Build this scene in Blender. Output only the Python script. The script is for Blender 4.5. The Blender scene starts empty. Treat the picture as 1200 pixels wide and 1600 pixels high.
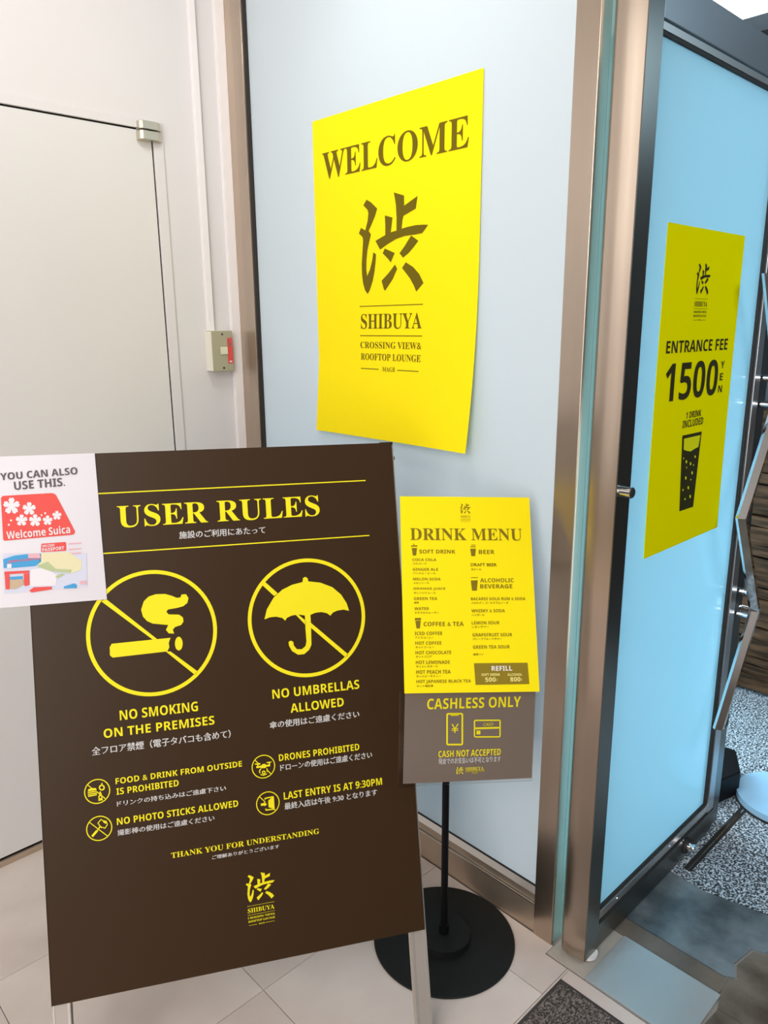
import bpy, bmesh, math, random
from mathutils import Vector, Matrix
from mathutils.geometry import tessellate_polygon
random.seed(7)
PI = math.pi
C = bpy.context.scene.collection
scn = bpy.context.scene

# ---------------------------------------------------------------- camera
# world: X runs along the door wall, Y along the frosted partition, Z up; metres
cam_data = bpy.data.cameras.new('camera')
cam_data.lens = 1175 / 1600 * 36; cam_data.sensor_width = 36; cam_data.sensor_fit = 'AUTO'
cam_data.clip_start = 0.05
cam = bpy.data.objects.new('camera', cam_data); C.objects.link(cam)
RX, RY, RZ = (0.7239, 0.1722, -0.6681), (-0.6899, 0.1689, -0.7040), (-0.0084, 0.9705, 0.2411)
cam.matrix_world = Matrix.Translation((0, 0, 1.5)) @ Matrix((RX, RY, RZ)).to_4x4()
scn.camera = cam

# ---------------------------------------------------------------- world, lights, exposure
w = bpy.data.worlds.new('world'); scn.world = w; w.use_nodes = True
w.node_tree.nodes['Background'].inputs[0].default_value = (0.62, 0.72, 0.82, 1)
w.node_tree.nodes['Background'].inputs[1].default_value = 0.55
scn.view_settings.view_transform = 'Standard'; scn.view_settings.look = 'None'
scn.view_settings.exposure = 0.0; scn.view_settings.gamma = 1; scn.view_settings.use_curve_mapping = False

def lamp(name, loc, target, size, energy, col, size_y=None):
    l = bpy.data.lights.new(name, 'AREA'); l.energy = energy; l.color = col
    l.shape = 'RECTANGLE' if size_y else 'SQUARE'; l.size = size
    if size_y: l.size_y = size_y
    o = bpy.data.objects.new(name, l); C.objects.link(o); o.location = loc
    o.rotation_euler = (Vector(target) - Vector(loc)).to_track_quat('-Z', 'Y').to_euler()
    return o
lamp('ceiling_spot_light', (0.80, 1.05, 2.62), (1.15, 1.95, 0.9), 0.05, 3.9, (1, 0.965, 0.93))
lamp('ceiling_spot_light', (0.66, 1.38, 2.62), (1.15, 1.95, 0.9), 0.05, 2.8, (1, 0.965, 0.93))
lamp('ceiling_tube_light', (-0.35, 0.15, 2.62), (0.9, 1.0, 0.6), 0.9, 4, (1, 0.975, 0.95), 0.06)
lamp('ceiling_tube_light', (-0.75, -0.05, 2.62), (0.6, 1.0, 0.6), 0.9, 3.2, (1, 0.975, 0.95), 0.06)
lamp('added_overhead_fill', (-1.5, -0.2, 2.55), (1.0, 1.4, 0.3), 1.5, 56, (1, 0.965, 0.95))  # unseen soft fill, added overhead to lift the dark lower half
lamp('added_low_fill', (-2.2, -0.3, 1.25), (1.2, 1.2, 0.9), 2.3, 66, (1, 0.965, 0.955), 1.7)  # unseen low fill added behind the camera to even out wall and floor
lamp('booth_light', (2.45, 1.95, 0.6), (1.6, 1.0, 0.8), 1.1, 62, (0.55, 0.84, 1.0))
lamp('booth_light', (1.85, 1.5, 2.4), (1.7, 0.8, 1.6), 0.5, 9, (0.80, 0.95, 1.0))
lamp('daylight_panel', (2.35, -0.6, 2.45), (1.85, 0.65, 0.0), 0.8, 22, (0.6, 0.84, 1.0))

# ---------------------------------------------------------------- materials
def mat(name, col, rough=0.5, metal=0.0, spec=0.5, coat=0.0, noise=None, bump=None, trans=0.0, aniso=None):
    m = bpy.data.materials.new(name); m.use_nodes = True; nt = m.node_tree
    p = nt.nodes['Principled BSDF']
    p.inputs['Base Color'].default_value = (*col, 1); p.inputs['Roughness'].default_value = rough
    p.inputs['Metallic'].default_value = metal; p.inputs['Specular IOR Level'].default_value = spec
    p.inputs['Coat Weight'].default_value = coat; p.inputs['Transmission Weight'].default_value = trans
    tc = nt.nodes.new('ShaderNodeTexCoord')
    if noise:  # (scale, other colour, low, high, stretch)
        n = nt.nodes.new('ShaderNodeTexNoise'); n.inputs['Scale'].default_value = noise[0]; n.inputs['Detail'].default_value = 6
        mp = nt.nodes.new('ShaderNodeMapping'); mp.inputs['Scale'].default_value = noise[4] if len(noise) > 4 else (1, 1, 1)
        nt.links.new(tc.outputs['Object'], mp.inputs[0]); nt.links.new(mp.outputs[0], n.inputs[0])
        r = nt.nodes.new('ShaderNodeValToRGB'); r.color_ramp.elements[0].position = noise[2]; r.color_ramp.elements[1].position = noise[3]
        r.color_ramp.elements[0].color = (*col, 1); r.color_ramp.elements[1].color = (*noise[1], 1)
        nt.links.new(n.outputs[0], r.inputs[0]); nt.links.new(r.outputs[0], p.inputs['Base Color'])
    if bump:  # (scale, strength, distance)
        n = nt.nodes.new('ShaderNodeTexNoise'); n.inputs['Scale'].default_value = bump[0]; n.inputs['Detail'].default_value = 4
        nt.links.new(tc.outputs['Object'], n.inputs[0])
        b = nt.nodes.new('ShaderNodeBump'); b.inputs['Strength'].default_value = bump[1]; b.inputs['Distance'].default_value = bump[2]
        nt.links.new(n.outputs[0], b.inputs['Height']); nt.links.new(b.outputs[0], p.inputs['Normal'])
    if aniso is not None:
        p.inputs['Anisotropic'].default_value = aniso; p.inputs['Anisotropic Rotation'].default_value = 0.25
        v = nt.nodes.new('ShaderNodeCombineXYZ'); v.inputs[2].default_value = 1
        nt.links.new(v.outputs[0], p.inputs['Tangent'])
    return m
def frosted(name, col, back=0.5):
    m = bpy.data.materials.new(name); m.use_nodes = True; nt = m.node_tree; nt.nodes.clear()
    out = nt.nodes.new('ShaderNodeOutputMaterial'); d = nt.nodes.new('ShaderNodeBsdfDiffuse'); t = nt.nodes.new('ShaderNodeBsdfTranslucent')
    g = nt.nodes.new('ShaderNodeBsdfGlossy'); g.inputs['Roughness'].default_value = 0.12
    mx = nt.nodes.new('ShaderNodeMixShader'); mx.inputs[0].default_value = back
    m2 = nt.nodes.new('ShaderNodeMixShader'); f = nt.nodes.new('ShaderNodeFresnel'); f.inputs[0].default_value = 1.3
    d.inputs[0].default_value = (*col, 1); t.inputs[0].default_value = (*col, 1)
    nt.links.new(d.outputs[0], mx.inputs[1]); nt.links.new(t.outputs[0], mx.inputs[2])
    nt.links.new(f.outputs[0], m2.inputs[0]); nt.links.new(mx.outputs[0], m2.inputs[1]); nt.links.new(g.outputs[0], m2.inputs[2])
    nt.links.new(m2.outputs[0], out.inputs[0]); return m
def lit(name, col, s):
    m = mat(name, (0.8, 0.8, 0.8)); p = m.node_tree.nodes['Principled BSDF']
    p.inputs['Emission Color'].default_value = (*col, 1); p.inputs['Emission Strength'].default_value = s; return m
def speckle(name, a, b, scale, rough, lo=0.42, hi=0.52, relief=0.0):
    m = mat(name, a, rough, noise=(scale, b, lo, hi)); nt = m.node_tree
    if relief:
        n = nt.nodes.new('ShaderNodeTexNoise'); n.inputs['Scale'].default_value = scale
        tc = nt.nodes.new('ShaderNodeTexCoord'); nt.links.new(tc.outputs['Object'], n.inputs[0])
        bb = nt.nodes.new('ShaderNodeBump'); bb.inputs['Strength'].default_value = relief; bb.inputs['Distance'].default_value = 0.004
        nt.links.new(n.outputs[0], bb.inputs['Height']); nt.links.new(bb.outputs[0], nt.nodes['Principled BSDF'].inputs['Normal'])
    return m
M = dict(
    wall=mat('painted_wall', (0.735, 0.715, 0.71), 0.55, noise=(0.7, (0.705, 0.685, 0.68), 0.35, 0.7)),
    door=mat('door_laminate', (0.70, 0.685, 0.67), 0.4, noise=(1.1, (0.73, 0.71, 0.695), 0.35, 0.7)),
    trunk=mat('white_plastic', (0.86, 0.83, 0.82), 0.35),
    gap=mat('dark_gap', (0.02, 0.018, 0.016), 0.7),
    steel=mat('brushed_steel', (0.57, 0.475, 0.39), 0.30, 1.0, aniso=0.85, noise=(14, (0.51, 0.415, 0.33), 0.3, 0.8, (1, 1, 0.15))),
    rail=mat('brushed_rail_steel', (0.66, 0.55, 0.44), 0.5, 1.0, noise=(9, (0.55, 0.46, 0.36), 0.3, 0.8)),
    dark_steel=mat('dark_door_steel', (0.22, 0.22, 0.205), 0.30, 1.0, aniso=0.7),
    top_steel=mat('bluish_rail_steel', (0.50, 0.53, 0.56), 0.32, 0.9),
    bead=mat('aluminium_bead', (0.74, 0.72, 0.69), 0.35, 1.0),
    chrome=mat('polished_chrome', (0.85, 0.85, 0.85), 0.06, 1.0),
    glass1=frosted('frosted_partition_glass', (0.73, 0.805, 0.845), 0.30),
    glass2=frosted('frosted_door_glass', (0.62, 0.85, 0.93), 0.6),
    edge=mat('glass_edge_reflection_tint', (0.27, 0.44, 0.41), 0.25),  # reflection inside the post channel is put into this green colour
    tile=mat('stone_floor_tile', (0.58, 0.495, 0.45), 0.33, noise=(3.2, (0.72, 0.64, 0.59), 0.32, 0.68)),
    joint=mat('tile_joint', (0.30, 0.26, 0.23), 0.8),
    stone=mat('beige_threshold_stone', (0.45, 0.41, 0.36), 0.3, noise=(9, (0.36, 0.33, 0.29), 0.35, 0.7)),
    strip=mat('brown_threshold_strip', (0.19, 0.155, 0.12), 0.3, noise=(11, (0.12, 0.10, 0.08), 0.35, 0.7)),
    plate=mat('metal_floor_plate', (0.53, 0.57, 0.575), 0.26, 0.4, noise=(3, (0.42, 0.46, 0.46), 0.3, 0.7)),
    slate=mat('blue_grey_slate', (0.075, 0.095, 0.105), 0.22, noise=(9, (0.20, 0.24, 0.26), 0.35, 0.65), bump=(12, 0.4, 0.01)),
    slateb=mat('brown_slate', (0.075, 0.052, 0.035), 0.4, noise=(9, (0.19, 0.16, 0.125), 0.35, 0.65), bump=(14, 0.6, 0.01)),
    terrazzo=speckle('black_and_white_terrazzo', (0.035, 0.045, 0.055), (0.68, 0.76, 0.82), 165, 0.35, 0.47, 0.57),
    mat_=speckle('coarse_mat_pile', (0.035, 0.03, 0.027), (0.24, 0.20, 0.18), 230, 0.95, 0.42, 0.62, 0.8),
    matborder=mat('mat_border', (0.05, 0.042, 0.038), 0.8),
    brown=mat('brown_sign_panel', (0.045, 0.024, 0.011), 0.36, spec=0.15),
    alu=mat('champagne_aluminium', (0.48, 0.43, 0.38), 0.45, 0.3),
    aluedge=mat('pale_aluminium_edge', (0.66, 0.63, 0.57), 0.35, 0.6),
    yellow=mat('yellow_poster_paper', (0.96, 0.78, 0.006), 0.6, spec=0.1, bump=(5, 0.12, 0.01)),
    yellow2=mat('yellow_fee_poster_paper', (0.98, 0.85, 0.0), 0.8, spec=0.0, bump=(5, 0.1, 0.01)),
    grey=mat('sleeve_glare_page', (0.19, 0.145, 0.115), 0.25, coat=0.3),  # haze of the sleeve's glare is put into this lighter page colour
    paper=mat('white_laminated_paper', (0.66, 0.62, 0.65), 0.35, bump=(6, 0.1, 0.01)),
    black=mat('black_powder_coat', (0.004, 0.004, 0.005), 0.5, spec=0.2),
    blackd=mat('black_base_plate', (0.008, 0.010, 0.0095), 0.55, spec=0.25),
    box=mat('olive_switch_plate', (0.40, 0.37, 0.24), 0.4),
    boxside=mat('cream_switch_box', (0.80, 0.77, 0.66), 0.45),
    toggle=mat('ivory_toggle', (0.72, 0.68, 0.50), 0.35),
    red=mat('red_sticker', (0.75, 0.03, 0.025), 0.4),
    nickel=mat('satin_nickel', (0.62, 0.58, 0.48), 0.28, 1.0),
    wood=mat('dark_wood_plank', (0.030, 0.017, 0.009), 0.6, spec=0.1, noise=(6, (0.13, 0.066, 0.033), 0.4, 0.75, (1, 1, 9))),
    darkwall=mat('charcoal_wall', (0.03, 0.032, 0.035), 0.5),
    backwall=mat('shop_wall', (0.36, 0.28, 0.21), 0.7),
    ceil=mat('ceiling_paint', (0.62, 0.60, 0.58), 0.7),
    ceil2=mat('grey_ceiling', (0.22, 0.21, 0.22), 0.7),
    plinth=mat('pale_blue_base_plate', (0.36, 0.62, 0.85), 0.25),
    lamp=lit('light_diffuser', (1, 0.98, 0.95), 7.0),
)
INK = dict(Y=(0.90, 0.76, 0.012), W=(0.86, 0.83, 0.80), B=(0.145, 0.105, 0.0), K=(0.035, 0.03, 0.006), M=(0.22, 0.15, 0.005), F=(0.86, 0.82, 0.0),
           O=(0.27, 0.19, 0.012), G=(0.11, 0.09, 0.10), R=(0.76, 0.085, 0.07), P=(0.78, 0.74, 0.76), LB=(0.62, 0.63, 0.74), BL=(0.06, 0.33, 0.62),
           PK=(0.74, 0.42, 0.46), YE=(0.74, 0.68, 0.42), GR=(0.45, 0.52, 0.28), TN=(0.55, 0.40, 0.26), W2=(0.86, 0.83, 0.80), Z2=(0.90, 0.78, 0.25))
INKM = {k: mat('ink_' + k.lower(), v, 0.55, spec=0.2) for k, v in INK.items()}
CH = dict(aniso=0.0)

# ---------------------------------------------------------------- helpers
def link(name, me, parent=None):
    o = bpy.data.objects.new(name, me); C.objects.link(o)
    if parent: o.parent = parent
    return o
def obj(name, bm, m, parent=None, smooth=False):
    bmesh.ops.recalc_face_normals(bm, faces=bm.faces) if not smooth == 'flat' else None
    me = bpy.data.meshes.new(name); bm.to_mesh(me); bm.free()
    for x in (m if isinstance(m, (list, tuple)) else [m]): me.materials.append(x)
    if smooth is True:
        for p in me.polygons: p.use_smooth = True
    return link(name, me, parent)
def thing(name, label, cat, group=None, loc=(0, 0, 0)):
    o = link(name, None); o.location = loc; return tag(o, label, cat, group)
def tag(o, label, cat, group=None):
    o['label'] = label; o['category'] = cat
    if group: o['group'] = group
    return o
def struct(o, label=None, cat=None):
    o['kind'] = 'structure'
    if label: o['label'] = label
    if cat: o['category'] = cat
    return o
def box(bm, x0, x1, y0, y1, z0, z1, bev=0):
    r = bmesh.ops.create_cube(bm, size=1)['verts']
    for v in r:
        v.co = Vector((x0 if v.co.x < 0 else x1, y0 if v.co.y < 0 else y1, z0 if v.co.z < 0 else z1))
    if bev:
        es = list({e for v in r for e in v.link_edges})
        bmesh.ops.bevel(bm, geom=es, offset=bev, segments=2, affect='EDGES', profile=0.5)
    return bm
def bx(*a, bev=0): return box(bmesh.new(), *a, bev=bev)
def cyl(bm, a, b, r, seg=24, r2=None):
    a, b = Vector(a), Vector(b); d = b - a
    q = d.to_track_quat('Z', 'Y').to_matrix().to_4x4()
    bmesh.ops.create_cone(bm, cap_ends=True, segments=seg, radius1=r, radius2=r if r2 is None else r2, depth=d.length,
                          matrix=Matrix.Translation((a + b) / 2) @ q)
    return bm
def cy(*a, **k): return cyl(bmesh.new(), *a, **k)
def prism(pts, z0, z1):
    bm = bmesh.new(); a = [bm.verts.new((x, y, z0)) for x, y in pts]; b = [bm.verts.new((x, y, z1)) for x, y in pts]
    n = len(pts); bm.faces.new(a[::-1]); bm.faces.new(b)
    for i in range(n): bm.faces.new((a[i], a[(i + 1) % n], b[(i + 1) % n], b[i]))
    return bm
def obox(bm, O, u, v, n, u0, u1, v0, v1, n0, n1, bev=0):   # box in a tilted frame
    r = bmesh.ops.create_cube(bm, size=1)['verts']
    for p in r:
        p.co = O + u * (u0 if p.co.x < 0 else u1) + v * (v0 if p.co.y < 0 else v1) + n * (n0 if p.co.z < 0 else n1)
    if bev: bmesh.ops.bevel(bm, geom=list({e for p in r for e in p.link_edges}), offset=bev, segments=2, affect='EDGES')
    return bm

# ---------------------------------------------------------------- print tables
KANJI = [[(0.126,0.021),(0.191,0.053),(0.286,0.124),(0.253,0.19),(0.193,0.275),(0.153,0.326),(0.188,0.366),(0.164,0.423),(0.132,0.513),(0.114,0.614),(0.11,0.708),(0.122,0.773),(0.165,0.711),(0.2,0.628),(0.221,0.541),(0.262,0.564),(0.256,0.631),(0.237,0.732),(0.209,0.824),(0.161,0.917),(0.127,0.955),(0.088,0.918),(0.056,0.843),(0.041,0.756),(0.038,0.652),(0.053,0.524),(0.065,0.415),(0.059,0.381),(0.0,0.337),(0.035,0.286),(0.101,0.317),(0.138,0.229),(0.152,0.155),(0.14,0.121),(0.076,0.069)],[(0.529,0.0),(0.672,0.045),(0.674,0.139),(0.857,0.071),(0.833,0.183),(0.665,0.232),(0.65,0.27),(0.638,0.349),(0.719,0.34),(0.835,0.334),(0.938,0.339),(1.0,0.347),(0.922,0.415),(0.835,0.42),(0.683,0.421),(0.562,0.439),(0.439,0.478),(0.324,0.523),(0.255,0.432),(0.402,0.389),(0.403,0.311),(0.398,0.201),(0.509,0.232),(0.496,0.304),(0.483,0.369),(0.565,0.36),(0.567,0.238),(0.558,0.118)],[(0.394,0.517),(0.539,0.571),(0.481,0.658),(0.437,0.618),(0.362,0.561)],[(0.771,0.424),(0.87,0.481),(0.801,0.538),(0.736,0.585),(0.658,0.624),(0.608,0.578),(0.683,0.513),(0.73,0.464)],[(0.542,0.682),(0.575,0.725),(0.51,0.821),(0.396,0.932),(0.377,0.916),(0.343,0.83),(0.448,0.76)],[(0.697,0.669),(0.801,0.722),(0.883,0.79),(0.944,0.878),(0.907,0.908),(0.846,0.957),(0.813,0.9),(0.754,0.824),(0.644,0.721)]]
LETTERING = [  # sheet, face, words, left, top, right, bottom (metres on the sheet), ink, part
 ('board', 'serif', 'USER RULES', 0.1645, 0.1036, 0.5643, 0.1474, 'Y', 'title'),
 ('board', 'jp', '施設のご利用にあたって', 0.2787, 0.1612, 0.4495, 0.1762, 'W', 'lettering'),
 ('board', 'sans', 'NO SMOKING', 0.1479, 0.4999, 0.2949, 0.5191, 'Y', 'lettering'),
 ('board', 'sans', 'ON THE PREMISES', 0.1169, 0.5319, 0.3252, 0.5493, 'Y', 'lettering'),
 ('board', 'jp', '全フロア禁煙（電子タバコも含めて）', 0.0936, 0.5634, 0.3552, 0.5797, 'W', 'lettering'),
 ('board', 'sans', 'NO UMBRELLAS', 0.4425, 0.4942, 0.6237, 0.5132, 'Y', 'lettering'),
 ('board', 'sans', 'ALLOWED', 0.4774, 0.5271, 0.5885, 0.5455, 'Y', 'lettering'),
 ('board', 'jp', '傘の使用はご遠慮ください', 0.4331, 0.5578, 0.6197, 0.5726, 'W', 'lettering'),
 ('board', 'sans', 'DRONES PROHIBITED', 0.4477, 0.6258, 0.6151, 0.6395, 'Y', 'lettering'),
 ('board', 'jp', 'ドローンの使用はご遠慮ください', 0.4491, 0.6459, 0.6412, 0.6597, 'W', 'lettering'),
 ('board', 'sans', 'LAST ENTRY IS AT 9:30PM', 0.4525, 0.7028, 0.6585, 0.7176, 'Y', 'lettering'),
 ('board', 'jp', '最終入店は午後 9:30 となります', 0.4527, 0.7243, 0.6466, 0.738, 'W', 'lettering'),
 ('board', 'sans', 'FOOD & DRINK FROM OUTSIDE', 0.1336, 0.628, 0.3736, 0.6395, 'Y', 'lettering'),
 ('board', 'sans', 'IS PROHIBITED', 0.134, 0.6474, 0.2499, 0.66, 'Y', 'lettering'),
 ('board', 'jp', 'ドリンクの持ち込みはご遠慮下さい', 0.1337, 0.6718, 0.3396, 0.6822, 'W', 'lettering'),
 ('board', 'sans', 'NO PHOTO STICKS ALLOWED', 0.1319, 0.704, 0.3615, 0.7172, 'Y', 'lettering'),
 ('board', 'jp', '撮影棒の使用はご遠慮ください', 0.1317, 0.7263, 0.3139, 0.7376, 'W', 'lettering'),
 ('board', 'serif', 'THANK YOU FOR UNDERSTANDING', 0.2278, 0.7859, 0.52, 0.7967, 'Y', 'lettering'),
 ('board', 'jp', 'ご理解ありがとうございます', 0.3045, 0.8042, 0.4374, 0.8122, 'W', 'lettering'),
 ('welcome', 'serif', 'WELCOME', 0.0392, 0.0827, 0.5454, 0.1497, 'B', 'title'),
 ('fee', 'sans', 'ENTRANCE FEE', 0.0336, 0.2346, 0.3444, 0.2611, 'K', 'title'),
 ('fee', 'sans', '1500', 0.0412, 0.282, 0.3061, 0.3657, 'K', 'price'),
 ('fee', 'sans', 'Y', 0.3179, 0.2873, 0.3381, 0.3037, 'K', 'lettering'),
 ('fee', 'sans', 'E', 0.318, 0.3158, 0.3351, 0.3327, 'K', 'lettering'),
 ('fee', 'sans', 'N', 0.315, 0.3446, 0.3369, 0.3615, 'K', 'lettering'),
 ('fee', 'sans', '1 DRINK', 0.1552, 0.3953, 0.2325, 0.4102, 'K', 'lettering'),
 ('fee', 'sans', 'INCLUDED', 0.1408, 0.4137, 0.2469, 0.4309, 'K', 'lettering'),
 ('menu', 'serif', 'DRINK MENU', 0.0198, 0.069, 0.2613, 0.0947, 'M', 'title'),
 ('menu', 'sans', 'SOFT DRINK', 0.0382, 0.1145, 0.115, 0.1227, 'M', 'lettering'),
 ('menu', 'sans', 'BEER', 0.1658, 0.1146, 0.1995, 0.1234, 'M', 'lettering'),
 ('menu', 'sans', 'ALCOHOLIC', 0.1662, 0.1751, 0.2386, 0.1836, 'M', 'lettering'),
 ('menu', 'sans', 'BEVERAGE', 0.1657, 0.1877, 0.2348, 0.1965, 'M', 'lettering'),
 ('menu', 'sans', 'COCA COLA', 0.0233, 0.1332, 0.0742, 0.1387, 'M', 'drink_name'),
 ('menu', 'reg', 'コカコーラ', 0.0236, 0.1422, 0.0527, 0.1464, 'M', 'drink_name'),
 ('menu', 'sans', 'GINGER ALE', 0.0233, 0.1535, 0.0773, 0.1593, 'M', 'drink_name'),
 ('menu', 'reg', 'ジンジャーエール', 0.0237, 0.1627, 0.0719, 0.1669, 'M', 'drink_name'),
 ('menu', 'sans', 'MELON SODA', 0.0237, 0.1739, 0.082, 0.1795, 'M', 'drink_name'),
 ('menu', 'reg', 'メロンソーダ', 0.024, 0.1829, 0.0572, 0.1871, 'M', 'drink_name'),
 ('menu', 'sans', 'ORANGE JUICE', 0.0237, 0.1943, 0.0913, 0.2003, 'M', 'drink_name'),
 ('menu', 'reg', 'オレンジジュース', 0.024, 0.2035, 0.0701, 0.2077, 'M', 'drink_name'),
 ('menu', 'sans', 'GREEN TEA', 0.024, 0.2146, 0.0736, 0.2205, 'M', 'drink_name'),
 ('menu', 'reg', '緑茶', 0.0244, 0.2237, 0.0349, 0.2279, 'M', 'drink_name'),
 ('menu', 'reg', 'DRAFT BEER', 0.1474, 0.1431, 0.2035, 0.1498, 'M', 'drink_name'),
 ('menu', 'reg', '生ビール', 0.1479, 0.1539, 0.1698, 0.1584, 'M', 'drink_name'),
 ('menu', 'sans', 'WATER', 0.0249, 0.2353, 0.0556, 0.2413, 'M', 'drink_name'),
 ('menu', 'reg', 'ミネラルウォーター', 0.0252, 0.2444, 0.0764, 0.2491, 'M', 'drink_name'),
 ('menu', 'sans', 'ICED COFFEE', 0.0242, 0.2858, 0.0815, 0.2928, 'M', 'drink_name'),
 ('menu', 'reg', 'アイスコーヒー', 0.0245, 0.2957, 0.0636, 0.3003, 'M', 'drink_name'),
 ('menu', 'sans', 'HOT COFFEE', 0.0248, 0.3057, 0.0794, 0.3124, 'M', 'drink_name'),
 ('menu', 'reg', 'ホットコーヒー', 0.0251, 0.3152, 0.0636, 0.3199, 'M', 'drink_name'),
 ('menu', 'sans', 'HOT CHOCOLATE', 0.0248, 0.325, 0.0992, 0.3319, 'M', 'drink_name'),
 ('menu', 'reg', 'ホットココア', 0.0251, 0.3345, 0.0588, 0.3391, 'M', 'drink_name'),
 ('menu', 'sans', 'HOT LEMONADE', 0.0248, 0.3447, 0.0957, 0.3516, 'M', 'drink_name'),
 ('menu', 'reg', 'ホットレモネード', 0.0252, 0.3541, 0.0702, 0.3589, 'M', 'drink_name'),
 ('menu', 'sans', 'HOT PEACH TEA', 0.0249, 0.3638, 0.0967, 0.3713, 'M', 'drink_name'),
 ('menu', 'reg', 'ホットピーチティー', 0.0252, 0.3737, 0.0759, 0.3786, 'M', 'drink_name'),
 ('menu', 'sans', 'HOT JAPANESE BLACK TEA', 0.0249, 0.3833, 0.1383, 0.3914, 'M', 'drink_name'),
 ('menu', 'reg', 'ホット和紅茶', 0.0252, 0.3932, 0.0598, 0.3979, 'M', 'drink_name'),
 ('menu', 'sans', 'BACARDI GOLD RUM & SODA', 0.1449, 0.2152, 0.2617, 0.2213, 'M', 'drink_name'),
 ('menu', 'reg', 'バカルディ ゴールドラムソーダ', 0.1451, 0.2244, 0.2249, 0.2291, 'M', 'drink_name'),
 ('menu', 'sans', 'WHISKY & SODA', 0.1451, 0.2399, 0.2163, 0.2466, 'M', 'drink_name'),
 ('menu', 'reg', 'ハイボール', 0.1453, 0.2497, 0.1726, 0.2542, 'M', 'drink_name'),
 ('menu', 'sans', 'LEMON SOUR', 0.1447, 0.2649, 0.2037, 0.2715, 'M', 'drink_name'),
 ('menu', 'reg', 'レモンサワー', 0.1449, 0.2745, 0.1806, 0.2791, 'M', 'drink_name'),
 ('menu', 'sans', 'GRAPEFRUIT SOUR', 0.1451, 0.2897, 0.2296, 0.2966, 'M', 'drink_name'),
 ('menu', 'reg', 'グレープフルーツサワー', 0.1453, 0.2993, 0.2071, 0.3041, 'M', 'drink_name'),
 ('menu', 'sans', 'GREEN TEA SOUR', 0.1453, 0.3146, 0.2233, 0.3215, 'M', 'drink_name'),
 ('menu', 'reg', '緑茶ハイ', 0.1452, 0.3307, 0.1669, 0.3352, 'M', 'drink_name'),
 ('menu', 'sans', 'COFFEE & TEA', 0.0431, 0.2657, 0.1276, 0.2747, 'M', 'lettering'),
 ('menu', 'sans', 'REFILL', 0.1829, 0.3571, 0.2262, 0.3668, 'W2', 'refill_box'),
 ('menu', 'sans', 'SOFT DRINK', 0.1609, 0.3718, 0.2, 0.3771, 'Z2', 'refill_box'),
 ('menu', 'sans', 'ALCOHOL', 0.2157, 0.3724, 0.2468, 0.3776, 'Z2', 'refill_box'),
 ('menu', 'sans', '500', 0.1684, 0.38, 0.1905, 0.3889, 'Z2', 'refill_box'),
 ('menu', 'sans', '800', 0.221, 0.3801, 0.2426, 0.389, 'Z2', 'refill_box'),
 ('menu', 'reg', '¥', 0.1919, 0.3824, 0.1944, 0.3884, 'Z2', 'refill_box'),
 ('menu', 'reg', '¥', 0.244, 0.3825, 0.2465, 0.3885, 'Z2', 'refill_box'),
 ('cash', 'sans', 'CASHLESS ONLY', 0.0478, 0.0174, 0.2529, 0.0406, 'Y', 'title'),
 ('cash', 'sans', 'CASH NOT ACCEPTED', 0.0751, 0.1309, 0.2124, 0.1454, 'Y', 'lettering'),
 ('cash', 'jp', '現金でのお支払いは不可となります', 0.0756, 0.1471, 0.2129, 0.1606, 'W', 'lettering'),
 ('cash', 'reg', 'CARD', 0.1712, 0.0733, 0.1936, 0.0803, 'Y', 'lettering'),
 ('cash', 'sans', '¥', 0.1014, 0.0735, 0.1173, 0.0928, 'Y', 'lettering'),
 ('cash', 'serif', 'SHIBUYA', 0.1354, 0.1694, 0.1757, 0.1763, 'Y', 'lettering'),
 ('cash', 'reg', 'CROSSING VIEW & ROOFTOP LOUNGE', 0.1356, 0.1758, 0.1776, 0.1805, 'Y', 'lettering'),
 ('cash', 'reg', 'MAG8', 0.1504, 0.1812, 0.1623, 0.1841, 'Y', 'lettering'),
 ('notice', 'sans', 'YOU CAN ALSO', -0.081, -0.1131, 0.0556, -0.0992, 'G', 'notice'),
 ('notice', 'sans', 'USE THIS.', -0.0587, -0.095, 0.0308, -0.0787, 'G', 'notice'),
 ('notice', 'sans', 'Welcome Suica', -0.0797, -0.0028, 0.0322, 0.0127, 'P', 'notice'),
 ('notice', 'sans', 'WELCOME', -0.0197, 0.0299, 0.0023, 0.0348, 'P', 'notice'),
 ('notice', 'sans', 'PASSPORT', -0.0203, 0.0363, 0.0185, 0.0428, 'P', 'notice'),
 ('notice', 'sans', 'JAPAN CHARACTERS', -0.0817, 0.0529, -0.0254, 0.0581, 'R', 'notice'),
]
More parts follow.
